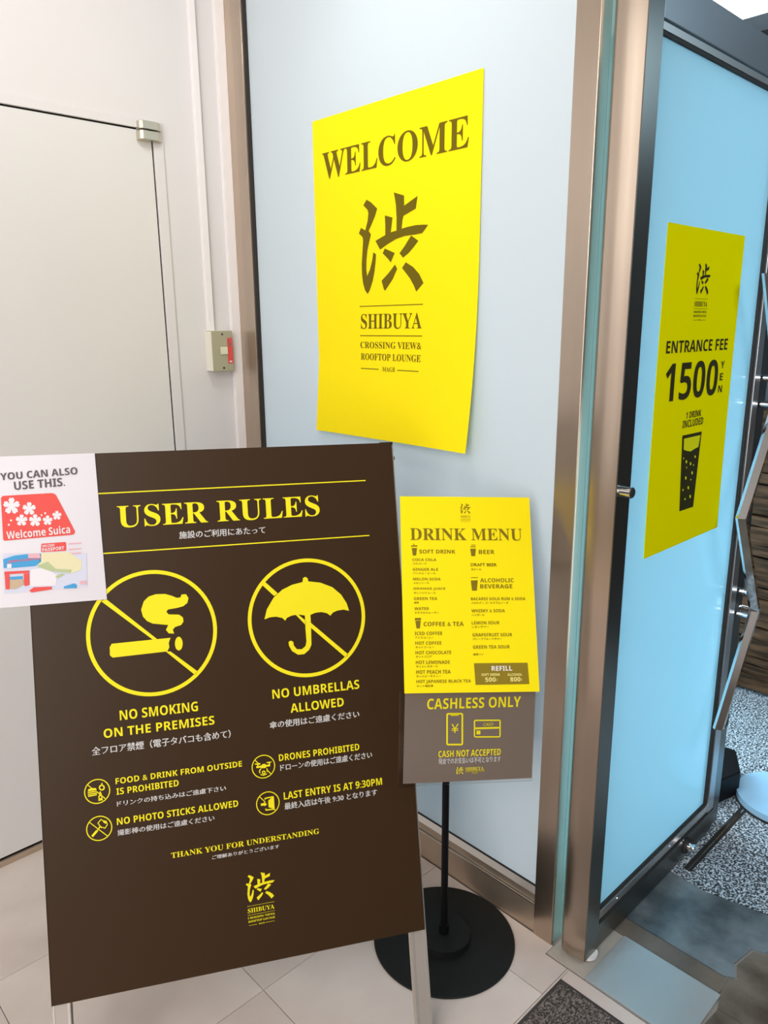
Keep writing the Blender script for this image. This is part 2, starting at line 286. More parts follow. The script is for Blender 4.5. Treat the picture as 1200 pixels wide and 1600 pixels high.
FIGURES = [  # sheet, outline, ink, part, layer
 ('board',[(0.1409,0.3704),(0.2506,0.3698),(0.2466,0.3798),(0.2474,0.388),(0.243,0.3958),(0.1412,0.3972),(0.1364,0.3927),(0.1367,0.3767)],'Y', 'cigarette', 1),
 ('board',[(0.2731,0.3836),(0.2723,0.3887),(0.2704,0.393),(0.2678,0.3957),(0.2649,0.3964),(0.2622,0.3951),(0.2599,0.3919),(0.2586,0.3873),(0.2583,0.382),(0.2592,0.3769),(0.2611,0.3726),(0.2636,0.3699),(0.2665,0.3692),(0.2693,0.3705),(0.2715,0.3737),(0.2729,0.3783)],'Y', 'cigarette', 1),
 ('board',[(0.2582,0.3623),(0.2477,0.3607),(0.2428,0.3534),(0.2457,0.3483),(0.2478,0.3444),(0.2187,0.3388),(0.2086,0.333),(0.2013,0.3236),(0.1985,0.3098),(0.2043,0.294),(0.2139,0.2853),(0.2272,0.2818),(0.2455,0.2828),(0.2585,0.2878),(0.2675,0.2927),(0.2742,0.2919),(0.2766,0.2866),(0.2851,0.2867),(0.2895,0.2946),(0.2868,0.304),(0.2784,0.3101),(0.265,0.3125),(0.249,0.3138),(0.2456,0.3182),(0.2498,0.3235),(0.2695,0.3258),(0.2766,0.332),(0.2772,0.3403),(0.2723,0.3467),(0.2602,0.3496),(0.2559,0.3547)],'Y', 'cigarette', 1),
 ('board',[(0.1342,0.2824),(0.2273,0.3718),(0.217,0.37),(0.1263,0.2871)],'Y', 'cigarette', 1),
 ('board',[(0.2491,0.3964),(0.2989,0.4415),(0.2931,0.4477),(0.2404,0.396)],'Y', 'cigarette', 1),
 ('board',[(0.4361,0.3509),(0.4423,0.331),(0.4575,0.3085),(0.476,0.2938),(0.4968,0.2854),(0.5186,0.2816),(0.5204,0.2734),(0.5257,0.2713),(0.5301,0.2749),(0.5307,0.2811),(0.5556,0.2857),(0.5808,0.2975),(0.5979,0.3143),(0.6084,0.3332),(0.6126,0.3495),(0.601,0.3459),(0.5879,0.3467),(0.5786,0.3497),(0.5722,0.356),(0.5656,0.3503),(0.5542,0.3467),(0.5413,0.3471),(0.5308,0.3504),(0.5305,0.3745),(0.5288,0.4122),(0.5235,0.4218),(0.5128,0.4295),(0.5001,0.4295),(0.488,0.4206),(0.4825,0.4088),(0.4822,0.4012),(0.4869,0.3992),(0.4918,0.4022),(0.4925,0.4098),(0.4983,0.4179),(0.5084,0.419),(0.5164,0.4135),(0.5191,0.4037),(0.5187,0.3784),(0.5192,0.3506),(0.5055,0.3473),(0.4927,0.3482),(0.4824,0.3517),(0.4782,0.3574),(0.4723,0.3513),(0.46,0.3476),(0.4475,0.3477)],'Y', 'umbrella', 1),
 ('board',[(0.4426,0.2754),(0.4668,0.3006),(0.4589,0.3054),(0.4367,0.2817)],'Y', 'umbrella', 1),
 ('board',[(0.5055,0.3473),(0.521,0.3622),(0.5204,0.3715),(0.5004,0.3474)],'Y', 'umbrella', 1),
 ('board',[(0.5307,0.3669),(0.6056,0.4406),(0.5995,0.4463),(0.5301,0.377)],'Y', 'umbrella', 1),
 ('board',[(0.0831,0.6433),(0.0841,0.6415),(0.0902,0.6404),(0.0967,0.6411),(0.0985,0.6431),(0.0982,0.6455),(0.083,0.6452)],'Y', 'pictogram', 1),
 ('board',[(0.0825,0.6464),(0.0985,0.6466),(0.0987,0.6486),(0.0825,0.6486)],'Y', 'pictogram', 1),
 ('board',[(0.0824,0.6501),(0.0989,0.6499),(0.099,0.6521),(0.0823,0.652)],'Y', 'pictogram', 1),
 ('board',[(0.0826,0.6533),(0.0989,0.6532),(0.0988,0.655),(0.0829,0.656)],'Y', 'pictogram', 1),
 ('board',[(0.0813,0.6324),(0.0896,0.6415),(0.0908,0.6403),(0.0824,0.6312)],'Y', 'pictogram', 1),
 ('board',[(0.0968,0.6475),(0.1141,0.6659),(0.1153,0.6647),(0.0979,0.6463)],'Y', 'pictogram', 1),
 ('board',[(0.1136,0.6429),(0.113,0.645),(0.1118,0.6467),(0.1099,0.6476),(0.1078,0.6478),(0.1058,0.647),(0.1041,0.6455),(0.103,0.6435),(0.1027,0.6413),(0.1052,0.6416),(0.1053,0.6429),(0.1059,0.644),(0.1068,0.6448),(0.108,0.6452),(0.1091,0.6451),(0.1101,0.6446),(0.1108,0.6437),(0.1111,0.6425)],'Y', 'pictogram', 1),
 ('board',[(0.1027,0.6413),(0.1033,0.6392),(0.1045,0.6375),(0.1064,0.6365),(0.1084,0.6364),(0.1105,0.6371),(0.1122,0.6386),(0.1133,0.6406),(0.1136,0.6429),(0.1111,0.6425),(0.111,0.6413),(0.1104,0.6402),(0.1094,0.6393),(0.1083,0.6389),(0.1072,0.639),(0.1061,0.6395),(0.1054,0.6405),(0.1052,0.6416)],'Y', 'pictogram', 1),
 ('board',[(0.1078,0.6331),(0.1076,0.637),(0.1096,0.6373),(0.1098,0.6334)],'Y', 'pictogram', 1),
 ('board',[(0.1038,0.6488),(0.1057,0.6491),(0.1081,0.6564),(0.1021,0.6555)],'Y', 'pictogram', 1),
 ('board',[(0.1086,0.6604),(0.1082,0.662),(0.1073,0.6632),(0.106,0.6639),(0.1044,0.6639),(0.103,0.6634),(0.1017,0.6623),(0.101,0.6609),(0.1007,0.6592),(0.1028,0.6595),(0.1029,0.6603),(0.1033,0.661),(0.1038,0.6615),(0.1046,0.6618),(0.1053,0.6617),(0.1059,0.6614),(0.1063,0.6608),(0.1065,0.6601)],'Y', 'pictogram', 1),
 ('board',[(0.1007,0.6592),(0.1011,0.6577),(0.102,0.6565),(0.1034,0.6558),(0.1049,0.6557),(0.1064,0.6563),(0.1076,0.6573),(0.1084,0.6588),(0.1086,0.6604),(0.1065,0.6601),(0.1064,0.6593),(0.106,0.6586),(0.1055,0.6581),(0.1048,0.6579),(0.104,0.6579),(0.1034,0.6582),(0.103,0.6588),(0.1028,0.6595)],'Y', 'pictogram', 1),
 ('board',[(0.1008,0.6663),(0.1088,0.6661),(0.1085,0.6627),(0.1005,0.663)],'Y', 'pictogram', 1),
 ('board',[(0.0817,0.7042),(0.1128,0.7353),(0.1139,0.7341),(0.0828,0.703)],'Y', 'pictogram', 1),
 ('board',[(0.0874,0.7328),(0.0972,0.7231),(0.0943,0.7198),(0.0844,0.7295)],'Y', 'pictogram', 1),
 ('board',[(0.0956,0.7236),(0.1026,0.7154),(0.1009,0.7137),(0.0939,0.722)],'Y', 'pictogram', 1),
 ('board',[(0.0988,0.713),(0.1041,0.7188),(0.1055,0.7173),(0.1002,0.7115)],'Y', 'pictogram', 1),
 ('board',[(0.1033,0.701),(0.0968,0.7073),(0.098,0.7086),(0.1044,0.7023)],'Y', 'pictogram', 1),
 ('board',[(0.0968,0.7085),(0.0999,0.7124),(0.1011,0.7114),(0.098,0.7075)],'Y', 'pictogram', 1),
 ('board',[(0.1033,0.7022),(0.106,0.7051),(0.107,0.7039),(0.1044,0.7011)],'Y', 'pictogram', 1),
 ('board',[(0.1063,0.7053),(0.1123,0.7072),(0.1127,0.7056),(0.1067,0.7037)],'Y', 'pictogram', 1),
 ('board',[(0.1118,0.7066),(0.1137,0.7134),(0.1153,0.713),(0.1133,0.7063)],'Y', 'pictogram', 1),
 ('board',[(0.1139,0.7126),(0.1088,0.7192),(0.1101,0.7203),(0.1151,0.7137)],'Y', 'pictogram', 1),
 ('board',[(0.1099,0.7191),(0.1063,0.7161),(0.1054,0.7174),(0.109,0.7204)],'Y', 'pictogram', 1),
 ('board',[(0.1064,0.7068),(0.1113,0.7116),(0.1133,0.7092),(0.1084,0.7044)],'Y', 'pictogram', 1),
 ('board',[(0.3991,0.6373),(0.41,0.6378),(0.4099,0.6403),(0.4056,0.6413),(0.4055,0.6434),(0.4118,0.6427),(0.4145,0.6405),(0.4187,0.6403),(0.4212,0.643),(0.4274,0.6428),(0.4255,0.6399),(0.4219,0.6394),(0.4225,0.6377),(0.4325,0.6378),(0.4324,0.6393),(0.4292,0.6399),(0.4293,0.6462),(0.4272,0.6472),(0.422,0.6467),(0.4197,0.649),(0.4114,0.6487),(0.4095,0.6465),(0.4032,0.6472),(0.4012,0.6459),(0.4014,0.6433),(0.4035,0.6426),(0.4036,0.6405),(0.399,0.6393)],'Y', 'pictogram', 1),
 ('board',[(0.3994,0.6318),(0.4052,0.6383),(0.4065,0.6371),(0.4007,0.6306)],'Y', 'pictogram', 1),
 ('board',[(0.4209,0.653),(0.4297,0.6636),(0.4311,0.6625),(0.4223,0.6519)],'Y', 'pictogram', 1),
 ('board',[(0.4093,0.6486),(0.4113,0.6499),(0.4085,0.6532),(0.4088,0.6579),(0.4067,0.6576),(0.4063,0.6528)],'Y', 'pictogram', 1),
 ('board',[(0.4208,0.6492),(0.4233,0.6506),(0.4246,0.6549),(0.4228,0.6578),(0.4214,0.6566),(0.4221,0.6535)],'Y', 'pictogram', 1),
 ('board',[(0.4193,0.6578),(0.4189,0.6592),(0.418,0.6603),(0.4168,0.6609),(0.4153,0.661),(0.4139,0.6605),(0.4128,0.6595),(0.412,0.6582),(0.4118,0.6568),(0.4139,0.6571),(0.414,0.6577),(0.4143,0.6583),(0.4148,0.6587),(0.4155,0.6589),(0.4161,0.6589),(0.4167,0.6586),(0.4171,0.6581),(0.4172,0.6575)],'Y', 'pictogram', 1),
 ('board',[(0.4118,0.6568),(0.4122,0.6554),(0.4131,0.6543),(0.4144,0.6537),(0.4158,0.6536),(0.4172,0.6541),(0.4184,0.655),(0.4191,0.6564),(0.4193,0.6578),(0.4172,0.6575),(0.4171,0.6569),(0.4168,0.6563),(0.4163,0.6559),(0.4157,0.6556),(0.415,0.6557),(0.4145,0.656),(0.4141,0.6564),(0.4139,0.6571)],'Y', 'pictogram', 1),
 ('board',[(0.4087,0.6594),(0.4148,0.6619),(0.4216,0.6602),(0.4221,0.6619),(0.4146,0.6639),(0.409,0.6616)],'Y', 'pictogram', 1),
 ('board',[(0.4139,0.708),(0.4312,0.707),(0.4327,0.7088),(0.4327,0.7343),(0.4154,0.7339),(0.414,0.7324),(0.4145,0.7286),(0.4164,0.7313),(0.4297,0.7318),(0.421,0.7278),(0.4208,0.7148),(0.4279,0.7096),(0.4159,0.7104),(0.4152,0.7124),(0.4139,0.7117)],'Y', 'pictogram', 1),
 ('board',[(0.4055,0.7182),(0.4118,0.7181),(0.4119,0.716),(0.4183,0.7212),(0.4129,0.7248),(0.4125,0.7229),(0.4062,0.7231)],'Y', 'pictogram', 1),
 ('board',[(0.4032,0.7044),(0.4149,0.7176),(0.4161,0.7166),(0.4044,0.7034)],'Y', 'pictogram', 1),
 ('board',[(0.4307,0.7342),(0.4352,0.7375),(0.4361,0.7362),(0.4316,0.7329)],'Y', 'pictogram', 1),
 ('fee',[(0.1445,0.4479),(0.2452,0.4482),(0.2322,0.6297),(0.1595,0.6284)],'K', 'glass_picture', 1),
 ('fee',[(0.1532,0.4558),(0.2383,0.4561),(0.2325,0.4837),(0.2139,0.486),(0.1921,0.4899),(0.1729,0.4862),(0.1559,0.4815)],'F', 'glass_picture', 2),
 ('fee',[(0.2232,0.5061),(0.2226,0.5085),(0.2201,0.5092),(0.2173,0.5078),(0.2157,0.5051),(0.2162,0.5027),(0.2187,0.502),(0.2215,0.5034)],'F', 'glass_picture', 2),
 ('fee',[(0.1615,0.5024),(0.1611,0.504),(0.1596,0.5045),(0.1578,0.5036),(0.1567,0.5018),(0.1571,0.5003),(0.1587,0.4998),(0.1605,0.5007)],'F', 'glass_picture', 2),
 ('fee',[(0.1792,0.5125),(0.1785,0.5153),(0.1757,0.5161),(0.1725,0.5145),(0.1707,0.5114),(0.1714,0.5086),(0.1741,0.5078),(0.1774,0.5094)],'F', 'glass_picture', 2),
 ('fee',[(0.2024,0.5203),(0.2017,0.5231),(0.1989,0.524),(0.1956,0.5223),(0.1937,0.5192),(0.1944,0.5164),(0.1972,0.5156),(0.2005,0.5172)],'F', 'glass_picture', 2),
 ('fee',[(0.2175,0.5254),(0.2171,0.5271),(0.2155,0.5275),(0.2135,0.5266),(0.2125,0.5248),(0.2129,0.5232),(0.2145,0.5227),(0.2164,0.5236)],'F', 'glass_picture', 2),
 ('fee',[(0.1809,0.5268),(0.1805,0.5284),(0.1789,0.5288),(0.1771,0.5279),(0.176,0.5261),(0.1764,0.5245),(0.178,0.5241),(0.1799,0.525)],'F', 'glass_picture', 2),
 ('fee',[(0.2146,0.5438),(0.2139,0.5467),(0.2111,0.5475),(0.2078,0.5458),(0.2059,0.5426),(0.2066,0.5398),(0.2094,0.539),(0.2127,0.5407)],'F', 'glass_picture', 2),
 ('fee',[(0.1831,0.5519),(0.1824,0.5547),(0.1796,0.5555),(0.1764,0.5538),(0.1746,0.5506),(0.1752,0.5478),(0.178,0.547),(0.1813,0.5487)],'F', 'glass_picture', 2),
 ('fee',[(0.2091,0.5595),(0.2087,0.5611),(0.2071,0.5615),(0.2052,0.5606),(0.2041,0.5587),(0.2045,0.5571),(0.2061,0.5567),(0.208,0.5576)],'F', 'glass_picture', 2),
 ('fee',[(0.2009,0.5778),(0.2002,0.5807),(0.1974,0.5815),(0.1941,0.5797),(0.1922,0.5765),(0.1929,0.5737),(0.1957,0.5729),(0.199,0.5746)],'F', 'glass_picture', 2),
 ('fee',[(0.1723,0.579),(0.1718,0.581),(0.1698,0.5815),(0.1675,0.5803),(0.1662,0.578),(0.1667,0.576),(0.1687,0.5755),(0.171,0.5767)],'F', 'glass_picture', 2),
 ('fee',[(0.2147,0.6015),(0.214,0.6044),(0.2111,0.6051),(0.2078,0.6033),(0.2059,0.6001),(0.2066,0.5972),(0.2094,0.5964),(0.2128,0.5982)],'F', 'glass_picture', 2),
 ('fee',[(0.1866,0.6032),(0.1861,0.6053),(0.1841,0.6058),(0.1817,0.6046),(0.1804,0.6022),(0.1809,0.6002),(0.1829,0.5997),(0.1853,0.6009)],'F', 'glass_picture', 2),
 ('menu',[(0.1461,0.3511),(0.2595,0.3511),(0.2612,0.3946),(0.1477,0.3948)],'O', 'refill_box', 1),
 ('menu',[(0.0257,0.2576),(0.0377,0.2574),(0.0385,0.2618),(0.0248,0.2623)],'M', 'cup_picture', 1),
 ('menu',[(0.0259,0.2634),(0.0376,0.2629),(0.0352,0.2791),(0.0282,0.2793)],'M', 'cup_picture', 1),
 ('menu',[(0.0224,0.1111),(0.0338,0.1111),(0.0314,0.1269),(0.0243,0.1273)],'M', 'cup_picture', 1),
 ('menu',[(0.0211,0.1057),(0.0345,0.1054),(0.0347,0.108),(0.0216,0.1083)],'M', 'cup_picture', 1),
 ('menu',[(0.0261,0.102),(0.0278,0.1017),(0.0283,0.1054),(0.0268,0.1054)],'M', 'cup_picture', 1),
 ('menu',[(0.1475,0.1124),(0.1599,0.1121),(0.1575,0.128),(0.1495,0.1283)],'M', 'cup_picture', 1),
 ('menu',[(0.1501,0.1038),(0.1594,0.1038),(0.1596,0.1052),(0.1498,0.1052)],'M', 'cup_picture', 1),
 ('menu',[(0.1483,0.1072),(0.1598,0.1072),(0.1597,0.1089),(0.1482,0.109)],'M', 'cup_picture', 1),
 ('menu',[(0.1463,0.1731),(0.1617,0.1728),(0.1617,0.1742),(0.1465,0.1745)],'M', 'cup_picture', 1),
 ('menu',[(0.1463,0.1798),(0.1612,0.1793),(0.1583,0.2009),(0.148,0.2012)],'M', 'cup_picture', 1),
 ('cash',[(0.1224,0.0501),(0.1244,0.0507),(0.1259,0.0522),(0.1265,0.0542),(0.1285,0.1169),(0.128,0.119),(0.1265,0.1204),(0.1245,0.1209),(0.0955,0.1199),(0.0957,0.1162),(0.1241,0.1171),(0.1244,0.117),(0.1246,0.1168),(0.1247,0.1165),(0.1228,0.0544),(0.1227,0.0541),(0.1225,0.0539),(0.1222,0.0538)],'Y', 'phone_picture', 1),
 ('cash',[(0.0955,0.1199),(0.0935,0.1193),(0.092,0.1178),(0.0914,0.1158),(0.0897,0.0534),(0.0902,0.0514),(0.0916,0.0499),(0.0936,0.0494),(0.1224,0.0501),(0.1222,0.0538),(0.094,0.0532),(0.0937,0.0533),(0.0935,0.0535),(0.0934,0.0537),(0.0951,0.1156),(0.0952,0.1159),(0.0954,0.1161),(0.0957,0.1162)],'Y', 'phone_picture', 1),
 ('cash',[(0.0985,0.0518),(0.1172,0.0517),(0.1159,0.0557),(0.1001,0.0559)],'Y', 'phone_picture', 1),
 ('cash',[(0.2055,0.0671),(0.2076,0.0677),(0.2092,0.0693),(0.2099,0.0713),(0.211,0.1025),(0.2106,0.1046),(0.2091,0.106),(0.207,0.1065),(0.1556,0.105),(0.1555,0.102),(0.2069,0.1036),(0.2075,0.1034),(0.2079,0.103),(0.2081,0.1024),(0.2069,0.0713),(0.2067,0.0707),(0.2063,0.0702),(0.2057,0.0701)],'Y', 'card_picture', 1),
 ('cash',[(0.1556,0.105),(0.1535,0.1043),(0.1519,0.1028),(0.1513,0.1007),(0.1503,0.0698),(0.1508,0.0678),(0.1522,0.0664),(0.1543,0.0659),(0.2055,0.0671),(0.2057,0.0701),(0.1544,0.0688),(0.1538,0.0689),(0.1534,0.0693),(0.1532,0.0699),(0.1542,0.1008),(0.1544,0.1014),(0.1549,0.1019),(0.1555,0.102)],'Y', 'card_picture', 1),
 ('cash',[(0.1531,0.0827),(0.2085,0.083),(0.2087,0.0871),(0.1532,0.0868)],'Y', 'card_picture', 1),
 ('cash',[(0.1568,0.0898),(0.1656,0.0898),(0.1659,0.0982),(0.1574,0.0983)],'Y', 'card_picture', 1),
 ('notice',[(-0.0835,-0.0664),(-0.0799,-0.0698),(0.0059,-0.0673),(0.0114,-0.0649),(0.0139,-0.061),(0.0406,0.0099),(0.0396,0.0144),(0.0357,0.0162),(-0.0846,0.0149),(-0.0865,0.0117)],'R', 'notice', 1),
 ('notice',[(-0.0689,-0.0541),(-0.0708,-0.061),(-0.0678,-0.0656),(-0.0651,-0.064),(-0.0621,-0.065),(-0.0599,-0.06),(-0.063,-0.0535),(-0.0629,-0.0534),(-0.0574,-0.0577),(-0.0526,-0.0559),(-0.0531,-0.0526),(-0.0513,-0.0498),(-0.0551,-0.0459),(-0.0616,-0.0472),(-0.0617,-0.047),(-0.0564,-0.0426),(-0.0564,-0.037),(-0.0595,-0.0366),(-0.0614,-0.0338),(-0.0659,-0.0365),(-0.0668,-0.0437),(-0.0669,-0.0437),(-0.0691,-0.0368),(-0.074,-0.0351),(-0.0753,-0.0381),(-0.0783,-0.0392),(-0.0773,-0.0447),(-0.0713,-0.0479),(-0.0714,-0.0481),(-0.078,-0.0482),(-0.081,-0.0527),(-0.0787,-0.055),(-0.0787,-0.0584),(-0.0736,-0.0592),(-0.069,-0.054)],'P', 'notice', 2),
 ('notice',[(-0.0382,-0.045),(-0.0398,-0.0506),(-0.0374,-0.0542),(-0.0352,-0.0529),(-0.0328,-0.0538),(-0.031,-0.0497),(-0.0336,-0.0445),(-0.0334,-0.0444),(-0.029,-0.0478),(-0.0251,-0.0465),(-0.0256,-0.0438),(-0.0241,-0.0416),(-0.0271,-0.0385),(-0.0324,-0.0394),(-0.0325,-0.0393),(-0.0282,-0.0358),(-0.0282,-0.0313),(-0.0307,-0.031),(-0.0322,-0.0288),(-0.0358,-0.0309),(-0.0366,-0.0367),(-0.0367,-0.0367),(-0.0384,-0.0312),(-0.0424,-0.0298),(-0.0434,-0.0322),(-0.0458,-0.0331),(-0.045,-0.0375),(-0.0402,-0.0401),(-0.0403,-0.0402),(-0.0456,-0.0403),(-0.048,-0.0439),(-0.0462,-0.0458),(-0.0462,-0.0485),(-0.0421,-0.0491),(-0.0384,-0.0449)],'P', 'notice', 2),
 ('notice',[(-0.0531,-0.024),(-0.0544,-0.0289),(-0.0523,-0.0321),(-0.0504,-0.0309),(-0.0483,-0.0317),(-0.0467,-0.0281),(-0.0489,-0.0236),(-0.0488,-0.0235),(-0.045,-0.0265),(-0.0415,-0.0252),(-0.0419,-0.0229),(-0.0407,-0.0209),(-0.0433,-0.0182),(-0.048,-0.0191),(-0.048,-0.019),(-0.0442,-0.0159),(-0.0443,-0.0119),(-0.0464,-0.0116),(-0.0478,-0.0097),(-0.0509,-0.0116),(-0.0516,-0.0167),(-0.0517,-0.0167),(-0.0532,-0.0118),(-0.0567,-0.0106),(-0.0576,-0.0128),(-0.0597,-0.0135),(-0.059,-0.0174),(-0.0548,-0.0196),(-0.0548,-0.0198),(-0.0595,-0.0198),(-0.0616,-0.023),(-0.06,-0.0247),(-0.06,-0.0271),(-0.0564,-0.0276),(-0.0532,-0.0239)],'P', 'notice', 2),
 ('notice',[(-0.0297,-0.0215),(-0.0312,-0.0267),(-0.0289,-0.0301),(-0.0269,-0.0289),(-0.0246,-0.0296),(-0.023,-0.0259),(-0.0254,-0.0211),(-0.0253,-0.021),(-0.0212,-0.0241),(-0.0175,-0.0228),(-0.0179,-0.0203),(-0.0166,-0.0182),(-0.0194,-0.0154),(-0.0243,-0.0163),(-0.0244,-0.0162),(-0.0204,-0.0129),(-0.0204,-0.0088),(-0.0227,-0.0084),(-0.0241,-0.0064),(-0.0275,-0.0084),(-0.0282,-0.0138),(-0.0283,-0.0138),(-0.0299,-0.0086),(-0.0336,-0.0074),(-0.0346,-0.0096),(-0.0368,-0.0104),(-0.0361,-0.0145),(-0.0316,-0.0169),(-0.0316,-0.0171),(-0.0366,-0.0171),(-0.0388,-0.0205),(-0.0371,-0.0222),(-0.0371,-0.0248),(-0.0333,-0.0253),(-0.0299,-0.0214)],'P', 'notice', 2),
 ('notice',[(-0.0074,-0.0186),(-0.0086,-0.0227),(-0.0068,-0.0254),(-0.0051,-0.0245),(-0.0033,-0.0251),(-0.002,-0.0221),(-0.0039,-0.0182),(-0.0038,-0.0181),(-0.0005,-0.0207),(0.0024,-0.0196),(0.0021,-0.0176),(0.0032,-0.0159),(0.0009,-0.0136),(-0.0031,-0.0144),(-0.0031,-0.0143),(0.0001,-0.0117),(0.0001,-0.0083),(-0.0018,-0.0081),(-0.0029,-0.0064),(-0.0056,-0.008),(-0.0062,-0.0123),(-0.0063,-0.0124),(-0.0076,-0.0082),(-0.0105,-0.0072),(-0.0113,-0.009),(-0.0131,-0.0097),(-0.0126,-0.013),(-0.0089,-0.0149),(-0.0089,-0.015),(-0.013,-0.015),(-0.0148,-0.0178),(-0.0134,-0.0192),(-0.0134,-0.0212),(-0.0103,-0.0216),(-0.0075,-0.0185)],'P', 'notice', 2),
 ('notice',[(0.0099,-0.0262),(0.0088,-0.0301),(0.0106,-0.0327),(0.0121,-0.0318),(0.0138,-0.0324),(0.0151,-0.0295),(0.0133,-0.0259),(0.0133,-0.0258),(0.0165,-0.0282),(0.0192,-0.0272),(0.0189,-0.0253),(0.0199,-0.0238),(0.0178,-0.0216),(0.0141,-0.0223),(0.014,-0.0222),(0.0171,-0.0198),(0.017,-0.0166),(0.0153,-0.0163),(0.0142,-0.0148),(0.0117,-0.0163),(0.0111,-0.0204),(0.011,-0.0204),(0.0098,-0.0165),(0.007,-0.0155),(0.0063,-0.0173),(0.0046,-0.0179),(0.0051,-0.021),(0.0085,-0.0228),(0.0085,-0.0229),(0.0047,-0.0229),(0.003,-0.0255),(0.0043,-0.0268),(0.0043,-0.0287),(0.0072,-0.0291),(0.0099,-0.0262)],'P', 'notice', 2),
 ('notice',[(-0.0723,-0.0142),(-0.0734,-0.0124),(-0.0753,-0.0126),(-0.0761,-0.0146),(-0.075,-0.0163),(-0.0731,-0.0161)],'P', 'notice', 2),
 ('notice',[(-0.0677,-0.0219),(-0.0688,-0.0202),(-0.0707,-0.0204),(-0.0715,-0.0223),(-0.0704,-0.0241),(-0.0685,-0.0239)],'P', 'notice', 2),
 ('notice',[(-0.0069,-0.0296),(-0.0081,-0.0279),(-0.0101,-0.0281),(-0.0109,-0.03),(-0.0097,-0.0318),(-0.0078,-0.0316)],'P', 'notice', 2),
 ('notice',[(-0.014,-0.0266),(-0.015,-0.0251),(-0.0167,-0.0253),(-0.0174,-0.027),(-0.0164,-0.0285),(-0.0147,-0.0283)],'P', 'notice', 2),
 ('notice',[(-0.0214,0.0295),(-0.0206,0.0274),(0.021,0.0285),(0.0228,0.0303),(0.0218,0.0444),(0.0206,0.0455),(-0.0215,0.0436),(-0.0231,0.0418)],'R', 'notice', 1),
 ('notice',[(-0.0894,0.0387),(0.0576,0.0537),(0.0531,0.1184),(-0.0933,0.1139)],'LB', 'notice', 1),
 ('notice',[(-0.0897,0.0493),(-0.0705,0.0446),(-0.0474,0.0442),(-0.0229,0.0462),(-0.0243,0.0613),(-0.0348,0.0685),(-0.0767,0.0674),(-0.0904,0.0658)],'BL', 'notice', 2),
 ('notice',[(-0.0836,0.059),(-0.076,0.0592),(-0.0767,0.0671),(-0.0843,0.0666)],'P', 'notice', 3),
 ('notice',[(-0.046,0.0443),(-0.0256,0.0451),(-0.0243,0.0544),(-0.046,0.052)],'PK', 'notice', 3),
 ('notice',[(-0.0228,0.0454),(0.0269,0.0487),(0.0468,0.068),(0.0453,0.0848),(0.0275,0.0897),(-0.009,0.0815),(-0.0307,0.0698)],'YE', 'notice', 2),
 ('notice',[(-0.0305,0.0675),(-0.013,0.0626),(-0.0002,0.078),(0.0281,0.0828),(0.0261,0.0888),(-0.009,0.0815),(-0.0307,0.0705)],'GR', 'notice', 3),
 ('notice',[(-0.0897,0.0727),(-0.0467,0.0755),(-0.0464,0.0802),(-0.0901,0.078)],'R', 'notice', 3),
 ('notice',[(-0.0895,0.0781),(-0.0812,0.079),(-0.0837,0.1068),(-0.0905,0.1059)],'R', 'notice', 3),
 ('notice',[(-0.0569,0.0804),(-0.0472,0.0808),(-0.0484,0.1028),(-0.0549,0.1043),(-0.0576,0.1032)],'R', 'notice', 3),
 ('notice',[(-0.0809,0.0836),(-0.0587,0.0848),(-0.0592,0.09),(-0.0814,0.0889)],'BL', 'notice', 3),
 ('notice',[(-0.0815,0.0896),(-0.0579,0.091),(-0.0588,0.1015),(-0.0733,0.1073),(-0.0829,0.1061)],'TN', 'notice', 3),
 ('notice',[(-0.0501,0.1132),(-0.0412,0.1082),(-0.0103,0.1108),(-0.01,0.1159),(-0.0462,0.1175)],'R', 'notice', 3),
 ('notice',[(0.0109,0.1132),(0.03,0.1093),(0.0347,0.113),(0.0334,0.119),(0.0113,0.117)],'BL', 'notice', 3),
 ('notice',[(0.0404,0.106),(0.052,0.1066),(0.0521,0.1136),(0.0405,0.1129)],'PK', 'notice', 3),
 ('notice',[(-0.0014,0.0917),(0.0075,0.0881),(0.0159,0.0899),(0.004,0.0954),(-0.0017,0.0947)],'GR', 'notice', 3),
 ('notice',[(-0.0438,0.0744),(-0.0196,0.0726),(0.0016,0.0905),(-0.0031,0.1099),(-0.048,0.1059)],'P', 'notice', 2),
 ('notice',[(0.0273,0.0317),(0.0501,0.0323),(0.0499,0.0348),(0.0271,0.0345)],'PK', 'notice', 2),
 ('notice',[(0.0263,0.0424),(0.0491,0.0431),(0.0489,0.0455),(0.0261,0.0452)],'PK', 'notice', 2),
 ('notice',[(0.0256,0.0508),(0.0484,0.0515),(0.0481,0.054),(0.0253,0.0536)],'PK', 'notice', 2),
]

# ---------------------------------------------------------------- sheets: metres right (u) and down (v) from the top left corner
def nrm(a): return Vector(a).normalized()
BO, BU, BV = Vector((0.4776, 1.5031, 1.2626)), nrm((0.8765, -0.4812, -0.0118)), nrm((-0.1429, -0.2368, -0.9610))
BN = nrm((-0.4596, -0.8440, 0.2763))
def S_board(u, v, n): return BO + BU * u + BV * v + BN * n
MP = [Vector(p) for p in ((1.1083, 1.1178, 1.1436), (1.3297, 0.9409, 1.1328), (1.2177, 0.8167, 0.7561), (0.9963, 0.9936, 0.7669))]
def para(P, W_, H_):
    U = (P[1] - P[0]); V = (P[3] - P[0]); N = U.cross(V).normalized()
    if N.dot(Vector((0, 0, 1.5)) - P[0]) < 0: N = -N
    return lambda u, v, n: P[0] + U * (u / W_) + V * (v / H_) + N * n
S_menu = para(MP, 0.282, 0.41)
CP = [Vector(p) for p in ((0.9990, 0.9936, 0.7700), (1.2303, 0.8336, 0.7525), (1.2092, 0.8191, 0.5531), (0.9778, 0.9792, 0.5706))]
S_cash_flat = para(CP, 0.285, 0.2)
def S_cash(u, v, n): return S_cash_flat(u, v, n - 0.004)
